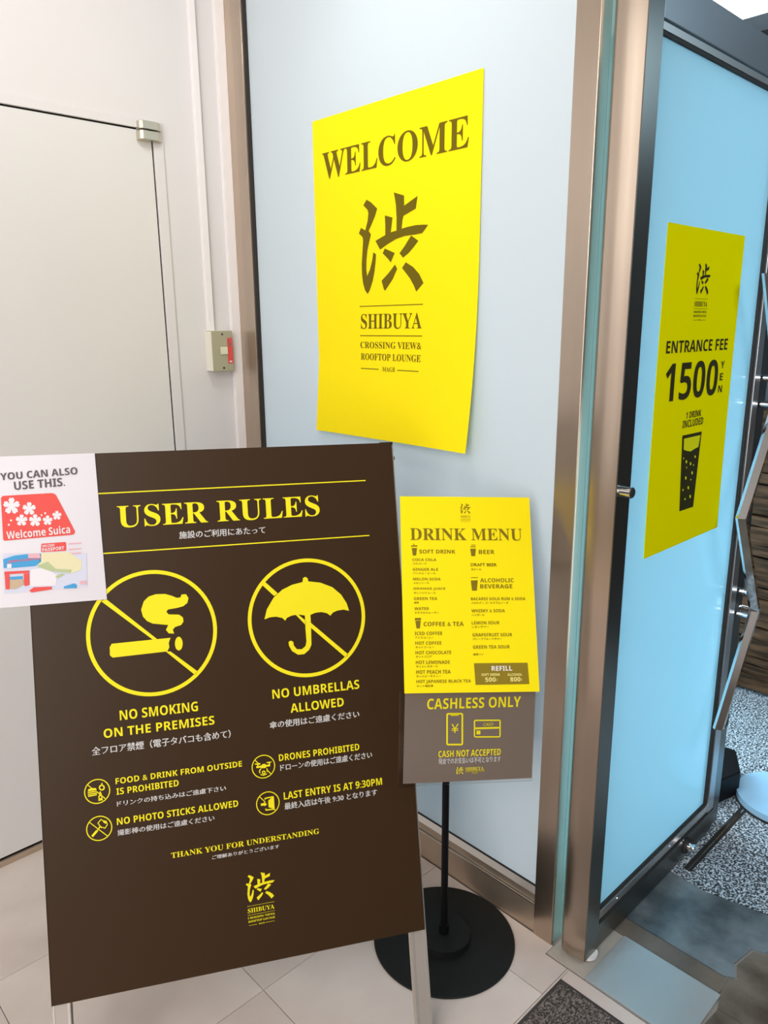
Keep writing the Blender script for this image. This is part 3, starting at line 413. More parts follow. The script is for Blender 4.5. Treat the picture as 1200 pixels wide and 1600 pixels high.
WW, WH = 0.582, 0.820
def S_welcome(u, v, n):
    s, t = u / WW, v / WH
    lift = 0.002 + 0.017 * max(0, t - 0.76) / 0.24 * (1 - s) + 0.004 * s * t + 0.034 * s ** 1.5 * max(0, (t - 0.45) / 0.55) ** 2
    return Vector((1.3775 - lift - n, 1.7135 - u, 2.0262 - v))
FE = (0.148, 0.0705, 0.070)
FW, FH = 0.385, 0.7105
def S_fee(u, v, n):
    return Vector((1.528 + u, 0.7715 - 0.0008 - 0.004 * (v / FH) ** 3 - n, 1.697 - v))
NA = 0.040
def S_notice(u, v, n): return S_board(0.045 + u * math.cos(NA) + v * math.sin(NA), 0.14 - u * math.sin(NA) + v * math.cos(NA), n + 0.0026)
NC, NW, NH = (-0.066, -0.0012), 0.1955, 0.2850
S = dict(notice=S_notice, board=S_board, menu=S_menu, cash=S_cash, welcome=S_welcome, fee=S_fee)

def sheet_mesh(name, f, w_, h_, nu, nv, th, m, parent=None, corner=(0, 0)):
    bm = bmesh.new(); g = [[[bm.verts.new(f(corner[0] + w_ * i / nu, corner[1] + h_ * j / nv, k)) for i in range(nu + 1)] for j in range(nv + 1)] for k in (0, -th)]
    for k in (0, 1):
        for j in range(nv):
            for i in range(nu):
                q = (g[k][j][i], g[k][j][i + 1], g[k][j + 1][i + 1], g[k][j + 1][i]); bm.faces.new(q if k else q[::-1])
    for j in range(nv):
        for i in (0, nu): bm.faces.new((g[0][j][i], g[0][j + 1][i], g[1][j + 1][i], g[1][j][i]))
    for i in range(nu):
        for j in (0, nv): bm.faces.new((g[0][j][i], g[0][j][i + 1], g[1][j][i + 1], g[1][j][i]))
    return obj(name, bm, m, parent, smooth=False)

def bend(bm, f, n, cuts):
    if cuts:
        us = [v.co.x for v in bm.verts]; vs = [v.co.y for v in bm.verts]
        for ax, lo, hi in ((0, min(us), max(us)), (1, min(vs), max(vs))):
            c = lo + 0.06 - (lo % 0.06)
            while c < hi:
                no = (1, 0, 0) if ax == 0 else (0, 1, 0)
                bmesh.ops.bisect_plane(bm, geom=bm.verts[:] + bm.edges[:] + bm.faces[:], plane_co=(c if ax == 0 else 0, c if ax == 1 else 0, 0), plane_no=no)
                c += 0.06
    for v in bm.verts: v.co = f(v.co.x, v.co.y, n)
    return bm
def flat_text(words, face, res):
    if face == 'serif':
        words = ''.join(chr(0x1D400 + ord(c) - 65) if 'A' <= c <= 'Z' else chr(0x1D7CE + ord(c) - 48) if c.isdigit() else c for c in words)
    if face == 'sans':
        words = ''.join(chr(0x1D5D4 + ord(c) - 65) if 'A' <= c <= 'Z' else chr(0x1D5EE + ord(c) - 97) if 'a' <= c <= 'z' else chr(0x1D7EC + ord(c) - 48) if c.isdigit() else c for c in words)
    cu = bpy.data.curves.new('text', 'FONT'); cu.body = words; cu.resolution_u = res
    cu.offset = 0.0
    o = bpy.data.objects.new('text', cu); C.objects.link(o)
    bpy.context.view_layer.update()
    me = bpy.data.meshes.new_from_object(o.evaluated_get(bpy.context.evaluated_depsgraph_get()))
    bpy.data.objects.remove(o); bpy.data.curves.remove(cu)
    return me
def lettering(sheet, face, words, u0, v0, u1, v1, ink, name, parent, n=0.0006):
    me = flat_text(words, face, 4 if (v1 - v0) > 0.02 else 2)
    bm = bmesh.new(); bm.from_mesh(me)
    if face in ('jp', 'reg'):      # bolder strokes: the same glyphs again, a hair to the side
        for d in (0.022, 0.044):
            nv = len(bm.verts); bm.from_mesh(me); bm.verts.ensure_lookup_table()
            for v in bm.verts[nv:]: v.co.x += d; v.co.y += d * 0.4
    bpy.data.meshes.remove(me)
    xs = [v.co.x for v in bm.verts]; ys = [v.co.y for v in bm.verts]
    a, b, c, d = min(xs), max(xs), min(ys), max(ys)
    for v in bm.verts:
        v.co = Vector((u0 + (v.co.x - a) / (b - a) * (u1 - u0), v1 + (v.co.y - c) / (d - c) * (v0 - v1), 0))
    bend(bm, S[sheet], n, sheet in ('welcome', 'fee'))
    return obj(name, bm, INKM[ink], parent, smooth='flat')
def shape(sheet, outlines, ink, name, parent, layer=1, bm=None):
    own = bm is None
    bm = bm or bmesh.new()
    tmp = bmesh.new()
    for o in outlines:
        vs = [tmp.verts.new((u, v, 0)) for u, v in o]
        for t in tessellate_polygon([[Vector((u, v, 0)) for u, v in o]]):
            try: tmp.faces.new([vs[i] for i in t])
            except ValueError: pass
    bend(tmp, S[sheet], 0.0005 * layer, sheet in ('welcome', 'fee'))
    return obj(name, tmp, INKM[ink], parent, smooth='flat')
def ring(sheet, c, r, w_, ink, name, parent, slash=False):
    n = 72; o = []
    for i in range(n):
        a, b = 2 * PI * i / n, 2 * PI * (i + 1) / n
        o.append([(c[0] + r * math.cos(a), c[1] + r * math.sin(a)), (c[0] + r * math.cos(b), c[1] + r * math.sin(b)),
                  (c[0] + (r - w_) * math.cos(b), c[1] + (r - w_) * math.sin(b)), (c[0] + (r - w_) * math.cos(a), c[1] + (r - w_) * math.sin(a))])
    return shape(sheet, o, ink, name, parent)
def bar(u0, v0, u1, v1): return [(u0, v0), (u1, v0), (u1, v1), (u0, v1)]
def emblem(sheet, u, v, k, ink, parent, words=True):
    shape(sheet, [[(u + a * k, v + b * k) for a, b in p] for p in KANJI], ink, 'emblem', parent)
    if not words: return
    t = 0.009 * k
    L_ = [(-.002, 1.075, .94), (0, 1.38, .94)]
    shape(sheet, [bar(u + a * k, v + b * k, u + c * k, v + b * k + t) for a, b, c in L_] +
          [bar(u + .015 * k, v + 1.728 * k, u + .305 * k, v + 1.728 * k + t), bar(u + .592 * k, v + 1.728 * k, u + .91 * k, v + 1.728 * k + t)], ink, 'rule_lines', parent)
    for s_, a, b, c, d in (('SHIBUYA', .015, 1.158, .93, 1.315), ('CROSSING VIEW&', .005, 1.447, .934, 1.517), ('ROOFTOP LOUNGE', .012, 1.569, .931, 1.641), ('MAG8', .361, 1.703, .56, 1.753)):
        lettering(sheet, 'serif', s_, u + a * k, v + b * k, u + c * k, v + d * k, ink, 'lettering', parent)

# ================================================================ FLOOR
floor = struct(obj('floor', bx(-2.4, 3.6, -3.0, 2.6, -0.08, -0.004), M['joint']))
def floor_piece(name, bm, m, smooth=False): return obj(name, bm, m, floor)
XL = [0.318 + 0.457 * k for k in range(-6, 3)]; YL = [0.781 + 0.457 * k for k in range(-4, 3)]
proto = None
MATX0, MATX1, MATY0, MATY1 = 0.05, 1.297, -0.55, 0.775
for i, x in enumerate(XL):
    x1 = min(x + 0.457, 1.333)
    for j, y in enumerate(YL):
        y1 = 2.113 if y > 1.6 else y + 0.457
        if y < 0.7 and x > 0: continue
        if x > 1.2 and y > 0.7:
            y1 -= 0.0008
            if y < 1: floor_piece('tile', prism([(x + .0008, y + .0008), (1.3322, y + .0008), (1.3322, 0.843), (1.3660, 0.843), (1.3660, y1), (x + .0008, y1)], -0.012, 0), M['tile'])
            else: floor_piece('tile', bx(x + 0.0008, 1.366, y + 0.0008, y1, -0.012, 0, bev=0.0006), M['tile'])
            continue
        if x1 - x > 0.45 and y1 - y < 0.46:
            if proto is None: proto = bx(0.0008, 0.4562, 0.0008, 0.4562, -0.012, 0, bev=0.0006); pm = obj('tile', proto, M['tile'], floor); proto = pm.data; pm.location = (x, y, 0)
            else: o = link('tile', proto, floor); o.location = (x, y, 0)
        else:
            floor_piece('tile', bx(x + 0.0008, x1 - 0.0008, y + 0.0008, y1 - 0.0008, -0.012, 0, bev=0.0006), M['tile'])
for a in ((-0.139 + 0.0, 1.333, 0.776, 0.7802), (1.298, 1.333, -0.6, 0.775), (-0.139, 0.049, -0.6, 0.775)):
    floor_piece('border_strip', bx(a[0], a[1], a[2], a[3], -0.012, -0.0004), M['tile'])
floor_piece('threshold_stone', bx(1.3375, 1.5200, 0.7365, 0.8420, -0.012, 0.0, bev=0.0008), M['stone'])
floor_piece('metal_plate', bx(1.3375, 1.5200, 0.494, 0.7350, -0.010, 0.004, bev=0.0008), M['plate'])
floor_piece('threshold_stone', bx(1.3375, 1.4150, 0.0, 0.490, -0.012, 0.0), M['tile'])
floor_piece('stone_strip', bx(1.5220, 1.5790, 0.500, 2.10, -0.012, 0.0, bev=0.001), M['strip'])
crack = [(1.672, .501), (1.635, .507), (1.594, .489), (1.583, .507), (1.5805, .503)]
floor_piece('slate_slab', prism([(1.5815, 0.51), (1.584, 0.509), (1.595, 0.492), (1.635, 0.510), (1.673, 0.504), (1.71, 0.498), (1.72, .47), (1.80, .44), (1.852, .505), (1.84, .57), (1.818, .66), (1.826, .76), (1.826, 1.2), (1.5815, 1.2)], -0.012, 0.0), M['slate'])
floor_piece('slate_slab', prism([(1.485, 0.486), (1.531, 0.499), (1.583, 0.504), (1.594, .486), (1.635, .504), (1.672, .498), (1.705, .492), (1.714, .468), (1.795, .435), (1.80, .3), (1.49, .3)], -0.012, -0.001), M['slateb'])
floor_piece('slate_slab', prism([(1.418, 0.490), (1.482, 0.4845), (1.486, .3), (1.418, .3)], -0.012, -0.0015), M['slateb'])
floor_piece('slate_slab', prism([(1.418, 0.296), (1.80, .296), (1.80, -0.3), (1.418, -0.3)], -0.012, -0.001), M['slateb'])
floor_piece('terrazzo_paving', prism([(1.829, 2.1), (1.829, .76), (1.821, .66), (1.843, .57), (1.855, .505), (1.803, .435), (1.803, -1.5), (3.55, -1.5), (3.55, 2.1)], -0.012, 0.001), M['terrazzo'])
floor_piece('door_track', bx(1.862, 2.30, 0.722, 0.744, -0.01, 0.0022), M['gap'])
floor_piece('track_rail', bx(1.864, 2.30, 0.7295, 0.7325, 0.0, 0.0034), M['chrome'])

rug = thing('floor_mat', 'dark grey coarse-pile entrance mat set into the tiled floor at the bottom edge', 'mat')
bm = bmesh.new(); nx, ny = 150, 150
gx = [[bm.verts.new((MATX0 + 0.008 + (MATX1 - MATX0 - 0.016) * i / nx, MATY0 + 0.008 + (MATY1 - MATY0 - 0.016) * j / ny, 0.001 + random.random() * 0.0035)) for j in range(ny + 1)] for i in range(nx + 1)]
for i in range(nx):
    for j in range(ny): bm.faces.new((gx[i][j], gx[i + 1][j], gx[i + 1][j + 1], gx[i][j + 1]))
pile = obj('pile', bm, M['mat_'], rug); pile['kind'] = 'stuff'
bm = bmesh.new()
for a in ((MATX0, MATX1, MATY1 - 0.009, MATY1), (MATX1 - 0.009, MATX1, MATY0, MATY1 - 0.009), (MATX0, MATX0 + .009, MATY0, MATY1 - .009), (MATX0, MATX1, MATY0, MATY0 + .008)):
    box(bm, a[0], a[1], a[2], a[3], -0.003, 0.0008)
obj('binding', bm, M['matborder'], rug)

# ================================================================ DOOR WALL (left)
WY = 2.113
bm = bmesh.new()
box(bm, 1.125, 1.45, WY, WY + 0.1, 0, 2.75); box(bm, -2.4, 1.125, WY, WY + 0.1, 2.038, 2.75)
wl = struct(obj('wall_left', bm, M['wall']))
bm = bmesh.new(); box(bm, -2.4, 1.125, WY + 0.012, WY + 0.06, 0, 2.05)
obj('recess_back', bm, M['gap'], wl)
d1 = struct(obj('door_1', bx(0.15, 1.1165, WY - 0.001, WY + 0.010, 0.022, 2.0300, bev=0.0008), M['door']))
obj('door_frame', bx(-0.1, 1.150, WY - 0.007, WY + 0.001, 2.0345, 2.0570, bev=0.0012), M['wall'], d1)
obj('door_frame', bx(1.1205, 1.150, WY - 0.007, WY + 0.001, 0.0, 2.0340, bev=0.0012), M['wall'], d1)
obj('door_sill', bx(0.15, 1.12, WY - 0.012, WY + 0.0, 0.0, 0.016, bev=0.001), M['rail'], d1)
obj('door_leaf', bx(-0.9, 0.147, WY - 0.001, WY + 0.010, 0.022, 2.0300, bev=0.0008), M['door'], d1)
def hinge_half(z0, z1):
    p = [(1.072, WY), (1.072, WY - 0.022), (1.080, WY - 0.030), (1.125, WY - 0.030), (1.139, WY - 0.020), (1.141, WY)]
    bm = prism(p, z0, z1); bmesh.ops.bevel(bm, geom=bm.edges[:], offset=0.0012, segments=1, affect='EDGES'); return bm
h = obj('pivot_hinge', hinge_half(2.030, 2.051), M['nickel'], d1); h['label'] = 'satin nickel pivot hinge at the top corner of the door'
obj('hinge_leaf', hinge_half(2.003, 2.0265), M['nickel'], h)
obj('hinge_pin', cy((1.108, WY - 0.014, 2.024), (1.108, WY - 0.014, 2.032), 0.008), M['gap'], h)

tr = thing('cable_trunking', 'white cable trunking running down the wall into the switch box', 'cable trunking', 'white trunking strips beside the steel post')
obj('trunking_body', bx(1.254, 1.272, WY - 0.012, WY, 1.487, 2.74, bev=0.0015), M['trunk'], tr)
obj('trunking_lid', bx(1.2525, 1.2735, WY - 0.016, WY - 0.0122, 1.487, 2.74, bev=0.001), M['trunk'], tr)
tr = thing('cable_trunking', 'white corner trunking strip running full height beside the steel post', 'cable trunking', 'white trunking strips beside the steel post')
obj('trunking_body', bx(1.338, 1.366, WY - 0.014, WY, 0.001, 2.74, bev=0.0015), M['trunk'], tr)
obj('trunking_lid', bx(1.3365, 1.3675, WY - 0.018, WY - 0.0142, 0.001, 2.74, bev=0.001), M['trunk'], tr)

sw = thing('light_switch', 'surface-mounted switch box with olive plate and red sticker on the white wall', 'switch', loc=(1.281, WY, 1.37))
def swp(name, bm, m, par=None):
    o = obj(name, bm, m, par or sw); 
    if not par: o.location = (-1.281, -WY, -1.37)
    return o
swb = swp('back_box', bx(1.246, 1.317, WY - 0.040, WY, 1.366, 1.486, bev=0.002), M['boxside'])
swf = swp('face_plate', bx(1.2445, 1.3185, WY - 0.0445, WY - 0.040, 1.3645, 1.4875, bev=0.002), M['box'])
tg = swp('toggle', bx(1.272, 1.297, WY - 0.049, WY - 0.0445, 1.416, 1.439, bev=0.0015), M['toggle'])
for z in (1.477, 1.375):
    s_ = swp('screw', cy((1.2815, WY - 0.0455, z), (1.2815, WY - 0.0443, z), 0.0032, 12), M['gap'])
S['switch'] = lambda u, v, n: Vector((1.2965 + u, WY - 0.0447 - n, 1.466 - v))
shape('switch', [bar(0.001, 0, 0.0195, 0.078)], 'R', 'sticker', sw, 1).location = (-1.281, -WY, -1.37)
for k, c in enumerate('火気'):
    lettering('switch', 'jp', c, 0.0035, 0.003 + 0.0125 * k, 0.0165, 0.0135 + 0.0125 * k, 'P', 'sticker_lettering', sw, 0.0009).location = (-1.281, -WY, -1.37)
shape('switch', [bar(0.006, 0.030, 0.0145, 0.066)], 'R', 'sticker_lettering', sw, 2).location = (-1.281, -WY, -1.37)
shape('switch', [bar(0.0055, 0.070, 0.015, 0.074)], 'P', 'sticker_lettering', sw, 2).location = (-1.281, -WY, -1.37)

# ================================================================ FROSTED PARTITION (welcome side)
part = struct(obj('window_1', bx(1.3785, 1.3905, 0.90, 2.02, 0.10, 2.75), M['glass1']))
obj('corner_post', bx(1.3675, 1.43, 2.0615, WY, 0.0, 2.75, bev=0.0015), M['steel'], part)
obj('corner_post', bx(1.3660, 1.43, 2.0110, 2.0600, 0.0, 2.75, bev=0.0015), M['steel'], part)
obj('glazing_seal', bx(1.3720, 1.3784, 1.9985, 2.0110, 0.13, 2.75), M['gap'], part)
pa = obj('steel_post', bx(1.3640, 1.3720, 0.8480, 0.9020, 0.0, 2.75, bev=0.0012), M['steel'], part)
obj('glazing_seal', bx(1.3755, 1.3784, 0.9020, 0.9050, 0.13, 2.75), M['gap'], part)
obj('glass_edge', bx(1.3725, 1.4020, 0.8500, 0.9020, 0.0, 2.75), M['edge'], part)
obj('glass_edge', bx(1.4040, 1.4170, 0.8500, 0.9020, 0.0, 2.75), M['edge'], part)
obj('door_seal', bx(1.4175, 1.4230, 0.8480, 0.9020, 0.0, 2.75), M['gap'], part)
obj('bottom_rail', bx(1.3690, 1.43, 0.9025, 2.0105, 0.0, 0.0800, bev=0.001), M['rail'], part)
obj('rail_lip', bx(1.3675, 1.3710, 0.9025, 2.0105, 0.0805, 0.0840), M['bead'], part)
obj('bottom_rail', bx(1.3730, 1.43, 0.9025, 2.0105, 0.0845, 0.1090, bev=0.001), M['rail'], part)
bm = bmesh.new(); vs = [(1.3705, 0.1095), (1.3785, 0.1270), (1.3785, 0.1095)]
a = [bm.verts.new((x, 0.9025, z)) for x, z in vs]; b = [bm.verts.new((x, 2.0105, z)) for x, z in vs]
bm.faces.new(a); bm.faces.new(b[::-1]); [bm.faces.new((a[i], a[(i + 1) % 3], b[(i + 1) % 3], b[i])) for i in range(3)]
obj('glazing_bead', bm, M['bead'], part)
obj('glazing_seal', bx(1.3755, 1.3784, 0.9025, 2.0105, 0.1275, 0.1320), M['gap'], part)

# ================================================================ FROSTED SWING DOOR (entrance fee side)
GY = 0.772
d2 = struct(obj('door_2', bx(1.43, 2.04, GY, GY + 0.010, 0.078, 2.05), M['glass2']))
prof = [(1.3720, 0.7600), (1.3695, 0.7760), (1.3660, 0.7900), (1.3650, 0.8000), (1.3652, 0.8080), (1.3665, 0.8160), (1.372, 0.8230), (1.426, 0.8230), (1.426, 0.7600)]
ps = obj('pivot_stile', prism(prof, 0.008, 2.125), [M['steel']], d2, True); ps.data.set_sharp_from_angle(angle=0.5)
obj('stile_face', bx(1.3722, 1.4270, 0.7575, 0.7605, 0.009, 2.125), M['dark_steel'], d2)
fb = 0.760
obj('top_rail', bx(1.4325, 2.075, fb, 0.835, 2.037, 2.112, bev=0.0012), M['top_steel'], d2)
obj('glazing_bead', bx(1.4325, 2.040, fb + 0.004, GY, 2.0215, 2.0345), M['bead'], d2)
obj('glazing_seal', bx(1.4325, 2.040, fb + 0.006, GY, 2.0145, 2.0215), M['gap'], d2)
obj('bottom_rail', bx(1.4325, 2.075, fb, 0.825, 0.008, 0.0760, bev=0.0012), M['dark_steel'], d2)
obj('bottom_rail', bx(1.4325, 2.075, fb - 0.0015, 0.80, 0.0775, 0.0830, bev=0.0006), M['gap'], d2)
obj('glazing_bead', bx(1.4325, 2.038, fb + 0.002, GY, 0.0850, 0.1080, bev=0.001), M['bead'], d2)
obj('glazing_seal', bx(1.4325, 2.038, fb + 0.006, GY, 0.1085, 0.1150), M['gap'], d2)
obj('glazing_seal', bx(2.0275, 2.0345, fb + 0.004, GY, 0.1155, 2.0140), M['gap'], d2)
obj('closing_stile', bx(2.0385, 2.0750, fb, 0.825, 0.0770, 2.0360, bev=0.001), M['top_steel'], d2)
for x in (1.52, 1.80, 2.0):
    obj('screw', cy((x, fb + 0.0025, 0.0965), (x, fb + 0.0005, 0.0965), 0.0035, 12), M['chrome'], d2)
k_ = obj('lock_cylinder', cy((1.388, 0.7575, 1.166), (1.388, 0.732, 1.166), 0.0115, 28), M['chrome'], d2); k_['label'] = 'small round chrome lock on the dark stile'
obj('lock_cap', cy((1.388, 0.732, 1.166), (1.388, 0.7300, 1.166), 0.0095, 28), M['gap'], k_)
fl = obj('floor_lock', cy((1.905, fb, 0.045), (1.905, fb - 0.026, 0.045), 0.0125, 28), M['chrome'], d2); fl['label'] = 'chrome floor lock knob on the bottom rail'
obj('lock_rosette', cy((1.905, fb - 0.0005, 0.045), (1.905, fb - 0.005, 0.045), 0.0225, 28), M['gap'], fl)
obj('pivot_cover', cy((1.405, 0.772, 0.004), (1.405, 0.772, 0.010), 0.026, 24), M['trunk'], d2)

# second leaf: dark stile with a zigzag pull
d3 = struct(obj('door_3', bx(2.0775, 2.145, 0.770, 0.815, 0.003, 2.14, bev=0.001), M['dark_steel']))
obj('stile_cap', bx(2.0800, 2.1400, 0.7660, 0.7700, 0.33, 2.10), M['darkwall'], d3)
pv = [(1.925, 0.431), (2.092, 0.725), (1.925, 1.020), (2.092, 1.315), (1.925, 1.610)]
def zig():
    bm = bmesh.new(); w2, hd = 0.017, 0.013; rows = []
    for i, (x, z) in enumerate(pv):
        P_ = Vector((x, 0, z)); ds = []
        if i > 0: ds.append((P_ - Vector((pv[i - 1][0], 0, pv[i - 1][1]))).normalized())
        if i < len(pv) - 1: ds.append((Vector((pv[i + 1][0], 0, pv[i + 1][1])) - P_).normalized())
        d = sum(ds, Vector()).normalized()
        if i in (0, len(pv) - 1): n = Vector((1, 0, 0)); s = w2 * 1.15
        else: n = Vector((1, 0, 0)); s = w2 * 1.15
        row = []
        for a, b in ((-1, 0.25), (-0.55, -1), (0.1, -1), (0.45, -0.45), (1, 0.1), (0.7, 0.9), (-0.7, 0.9)):
            row.append(bm.verts.new(P_ + n * s * a + Vector((0, 0.712 + hd * b, 0))))
        rows.append(row)
    k = len(rows[0])
    for r0, r1 in zip(rows, rows[1:]):
        for i in range(k): bm.faces.new((r0[i], r0[(i + 1) % k], r1[(i + 1) % k], r1[i]))
    bm.faces.new(rows[0]); bm.faces.new(rows[-1][::-1]); return bm
pull = obj('pull_handle', zig(), M['chrome'], d3); pull['label'] = 'polished chrome zigzag pull handle'
for z in (0.770, 0.703, 1.358, 1.290):
    obj('standoff', cy((2.092, 0.770, z), (2.092, 0.716, z), 0.0095, 20), M['chrome'], pull)
bm = bmesh.new(); n = 28
for i in range(n):
    a, b = 2 * PI * i / n, 2 * PI * (i + 1) / n
    q = [(math.cos(a), math.sin(a)), (math.cos(b), math.sin(b))]
    vs = [bm.verts.new((2.118 + r * c * 1.0, yy, 0.7045 + r2 * s * 1.0)) for (c, s), yy in ((q[0], .763), (q[1], .763)) for r, r2 in ((0.016, 0.0125), (0.009, 0.0065))]
    bm.faces.new((vs[0], vs[2], vs[3], vs[1]))
kh = obj('keyhole_ring', bm, M['chrome'], d3)
sol = kh.modifiers.new('s', 'SOLIDIFY'); sol.thickness = 0.004
obj('thumb_turn', cy((2.165, 0.785, 0.700), (2.165, 0.735, 0.700), 0.004, 12), M['chrome'], d3)

# ================================================================ BEYOND THE DOOR
wr = struct(obj('wall_right', bx(3.10, 3.20, -3.0, 2.6, 0.0, 3.0), M['darkwall']))
z = 0.012; random.seed(3); k = 0
while z < 1.16:
    hgt = random.uniform(0.030, 0.050); dx = random.uniform(0, 0.014)
    bm = bmesh.new(); nn = 24; top = []; bot = []
    for i in range(nn + 1):
        yy = 0.15 + 1.9 * i / nn; wv = 0.004 * math.sin(yy * 14 + k * 1.7)
        for lst, zz in ((bot, z + 0.001 + wv), (top, z + hgt - 0.002 + wv)): lst.append((bm.verts.new((3.075 - dx + wv, yy, zz)), bm.verts.new((3.10, yy, zz))))
    for i in range(nn):
        bm.faces.new((bot[i][0], bot[i + 1][0], top[i + 1][0], top[i][0])); bm.faces.new((top[i][0], top[i + 1][0], top[i + 1][1], top[i][1]))
        bm.faces.new((bot[i][1], bot[i + 1][1], bot[i + 1][0], bot[i][0]))
    for e in (0, nn): bm.faces.new((bot[e][0], top[e][0], top[e][1], bot[e][1]))
    obj('plank', bm, M['wood'], wr); z += hgt; k += 1
pl = thing('round_base_plate', 'pale blue round base plate standing on the speckled paving behind the glass door', 'base plate', loc=(2.375, 0.655, 0.001))
o = obj('disc', cy((0, 0, 0.006), (0, 0, 0.026), 0.140, 64), M['plinth'], pl)
o = obj('rim', cy((0, 0, 0.0), (0, 0, 0.0055), 0.143, 64), M['gap'], pl)
o = obj('stem', cy((0.09, -0.08, 0.0265), (0.09, -0.08, 0.60), 0.018, 24), M['chrome'], pl)
bk = thing('black_floor_block', 'black angular block standing on the speckled paving beside the door', 'door stop', loc=(2.34, 0.86, 0.001))
bm = prism([(-0.13, -0.055), (-0.02, -0.085), (0.10, -0.02), (0.09, 0.06), (-0.12, 0.06)], 0, 0.085); bmesh.ops.bevel(bm, geom=bm.edges[:], offset=0.004, segments=1, affect='EDGES')
obj('body', bm, M['black'], bk); obj('lid', prism([(-0.13, -0.02), (-0.09, -0.03), (-0.09, 0.05), (-0.13, 0.05)], 0.086, 0.125), M['black'], bk)

# ceilings and the parts of the room behind the camera
struct(obj('ceiling', bx(-2.4, 1.45, -3.0, 2.6, 2.75, 2.8), M['ceil']))
struct(obj('ceiling_right', bx(1.46, 3.6, -3.0, 2.6, 2.52, 2.57), M['ceil2']))
lp = thing('ceiling_light', 'bright white ceiling light panel above the glass door', 'ceiling light')
obj('diffuser', bx(2.20, 2.86, 0.90, 1.75, 2.492, 2.499), M['lamp'], lp)
obj('frame', bx(2.19, 2.87, 0.89, 1.76, 2.4995, 2.519), M['trunk'], lp)
struct(obj('wall_back', bx(-2.5, -2.4, -3.0, 2.2, 0, 2.8), M['backwall']))
struct(obj('wall_front', bx(-2.4, 3.1, -3.1, -3.0, 0, 2.75), M['darkwall']))

# ================================================================ POSTERS
wp = thing('welcome_poster', 'large yellow welcome poster taped to the frosted glass partition', 'poster')
sheet_mesh('paper', S_welcome, WW, WH, 14, 20, 0.0004, M['yellow'], wp)
emblem('welcome', 0.1797, 0.2126, 0.2456, 'B', wp)
fp = thing('fee_poster', 'yellow entrance fee poster with a drink glass picture on the glass door', 'poster')
sheet_mesh('paper', S_fee, FW, FH, 6, 12, 0.0004, M['yellow2'], fp)
emblem('fee', FE[0], FE[1], FE[2], 'K', fp)

# ================================================================ A-FRAME BOARD
BW, BH = 0.728, 1.030
ab = thing('sandwich_board', 'tall dark brown user rules sandwich board leaning on aluminium legs', 'sign board')
sb = obj('sign_panel', obox(bmesh.new(), BO, BU, BV, BN, 0, BW, 0, BH, -0.006, 0, bev=0.001), M['brown'], ab)
leg_len = BH + 0.2715
for u0, u1 in ((-0.001, 0.029), (BW - 0.026, BW + 0.004)):
    lg = obj('leg', obox(bmesh.new(), BO, BU, BV, BN, u0, u1, 0.003, leg_len - 0.007, -0.028, -0.0065, bev=0.0015), M['alu'], ab)
    obj('leg_edge', obox(bmesh.new(), BO, BU, BV, BN, u0 - 0.0008, u0 + 0.0035, 0.004, leg_len - 0.008, -0.0075, -0.0055), M['aluedge'], lg)
    obj('leg_edge', obox(bmesh.new(), BO, BU, BV, BN, u1 - 0.0035, u1 + 0.0012, 0.004, leg_len - 0.008, -0.0075, -0.0055), M['aluedge'], lg)
fold = Vector((BN.x, BN.y, 0)).normalized()
RV = nrm(BV - 2 * fold * BV.dot(fold)); RN = nrm(BN - 2 * Vector((0, 0, 1)) * BN.z) * -1
for u0, u1 in ((0.002, 0.028), (BW - 0.026, BW)):
    bm = bmesh.new(); O2 = BO - BN * 0.030
    a = O2 + BU * u0; ln = leg_len - 0.02
    r = bmesh.ops.create_cube(bm, size=1)['verts']
    for p in r: p.co = a + BU * ((u1 - u0) if p.co.x > 0 else 0) + RV * (0.012 if p.co.y < 0 else ln) - fold * (0.004 if p.co.z < 0 else 0.024)
    obj('rear_leg', bm, M['alu'], ab)
bm = bmesh.new(); r = bmesh.ops.create_cube(bm, size=1)['verts']
for p in r: p.co = BO - BN * 0.030 + BU * (0.03 if p.co.x < 0 else BW - 0.03) + RV * (0.95 if p.co.y < 0 else 0.975) - fold * (0.006 if p.co.z < 0 else 0.02)
obj('rear_crossbar', bm, M['alu'], ab)
obj('hinge_bolt', cyl(bmesh.new(), BO + BU * (BW + 0.003) + BV * 0.030 - BN * 0.018, BO + BU * (BW + 0.010) + BV * 0.030 - BN * 0.018, 0.006, 16), M['nickel'], ab)
obj('corner_cap', obox(bmesh.new(), BO, BU, BV, BN, BW - 0.022, BW + 0.0045, -0.002, 0.014, -0.030, -0.0062, bev=0.001), M['black'], ab)
Rl = [bar(0.061, 0.0767, 0.667, 0.0790), bar(0.061, 0.1937, 0.667, 0.1960)]
shape('board', Rl, 'Y', 'rule_lines', ab)
ring('board', (0.2180, 0.3570), 0.1232, 0.0075, 'Y', 'prohibition_ring', ab); ring('board', (0.5245, 0.3555), 0.1220, 0.0075, 'Y', 'prohibition_ring', ab)
for c in ((0.0995, 0.648), (0.0995, 0.7180), (0.4157, 0.6457), (0.4200, 0.7197)): ring('board', c, 0.0235, 0.0019, 'Y', 'prohibition_ring', ab)
emblem('board', 0.3665, 0.8535, 0.0575, 'Y', ab)

pn = thing('paper_notice', 'white laminated notice with a red card picture taped over the board corner', 'notice')
sheet_mesh('paper', lambda u, v, n: S_board(u + 0.026 * v, v, n + 0.0024), NW, NH, 3, 4, 0.0006, M['paper'], pn, corner=NC)

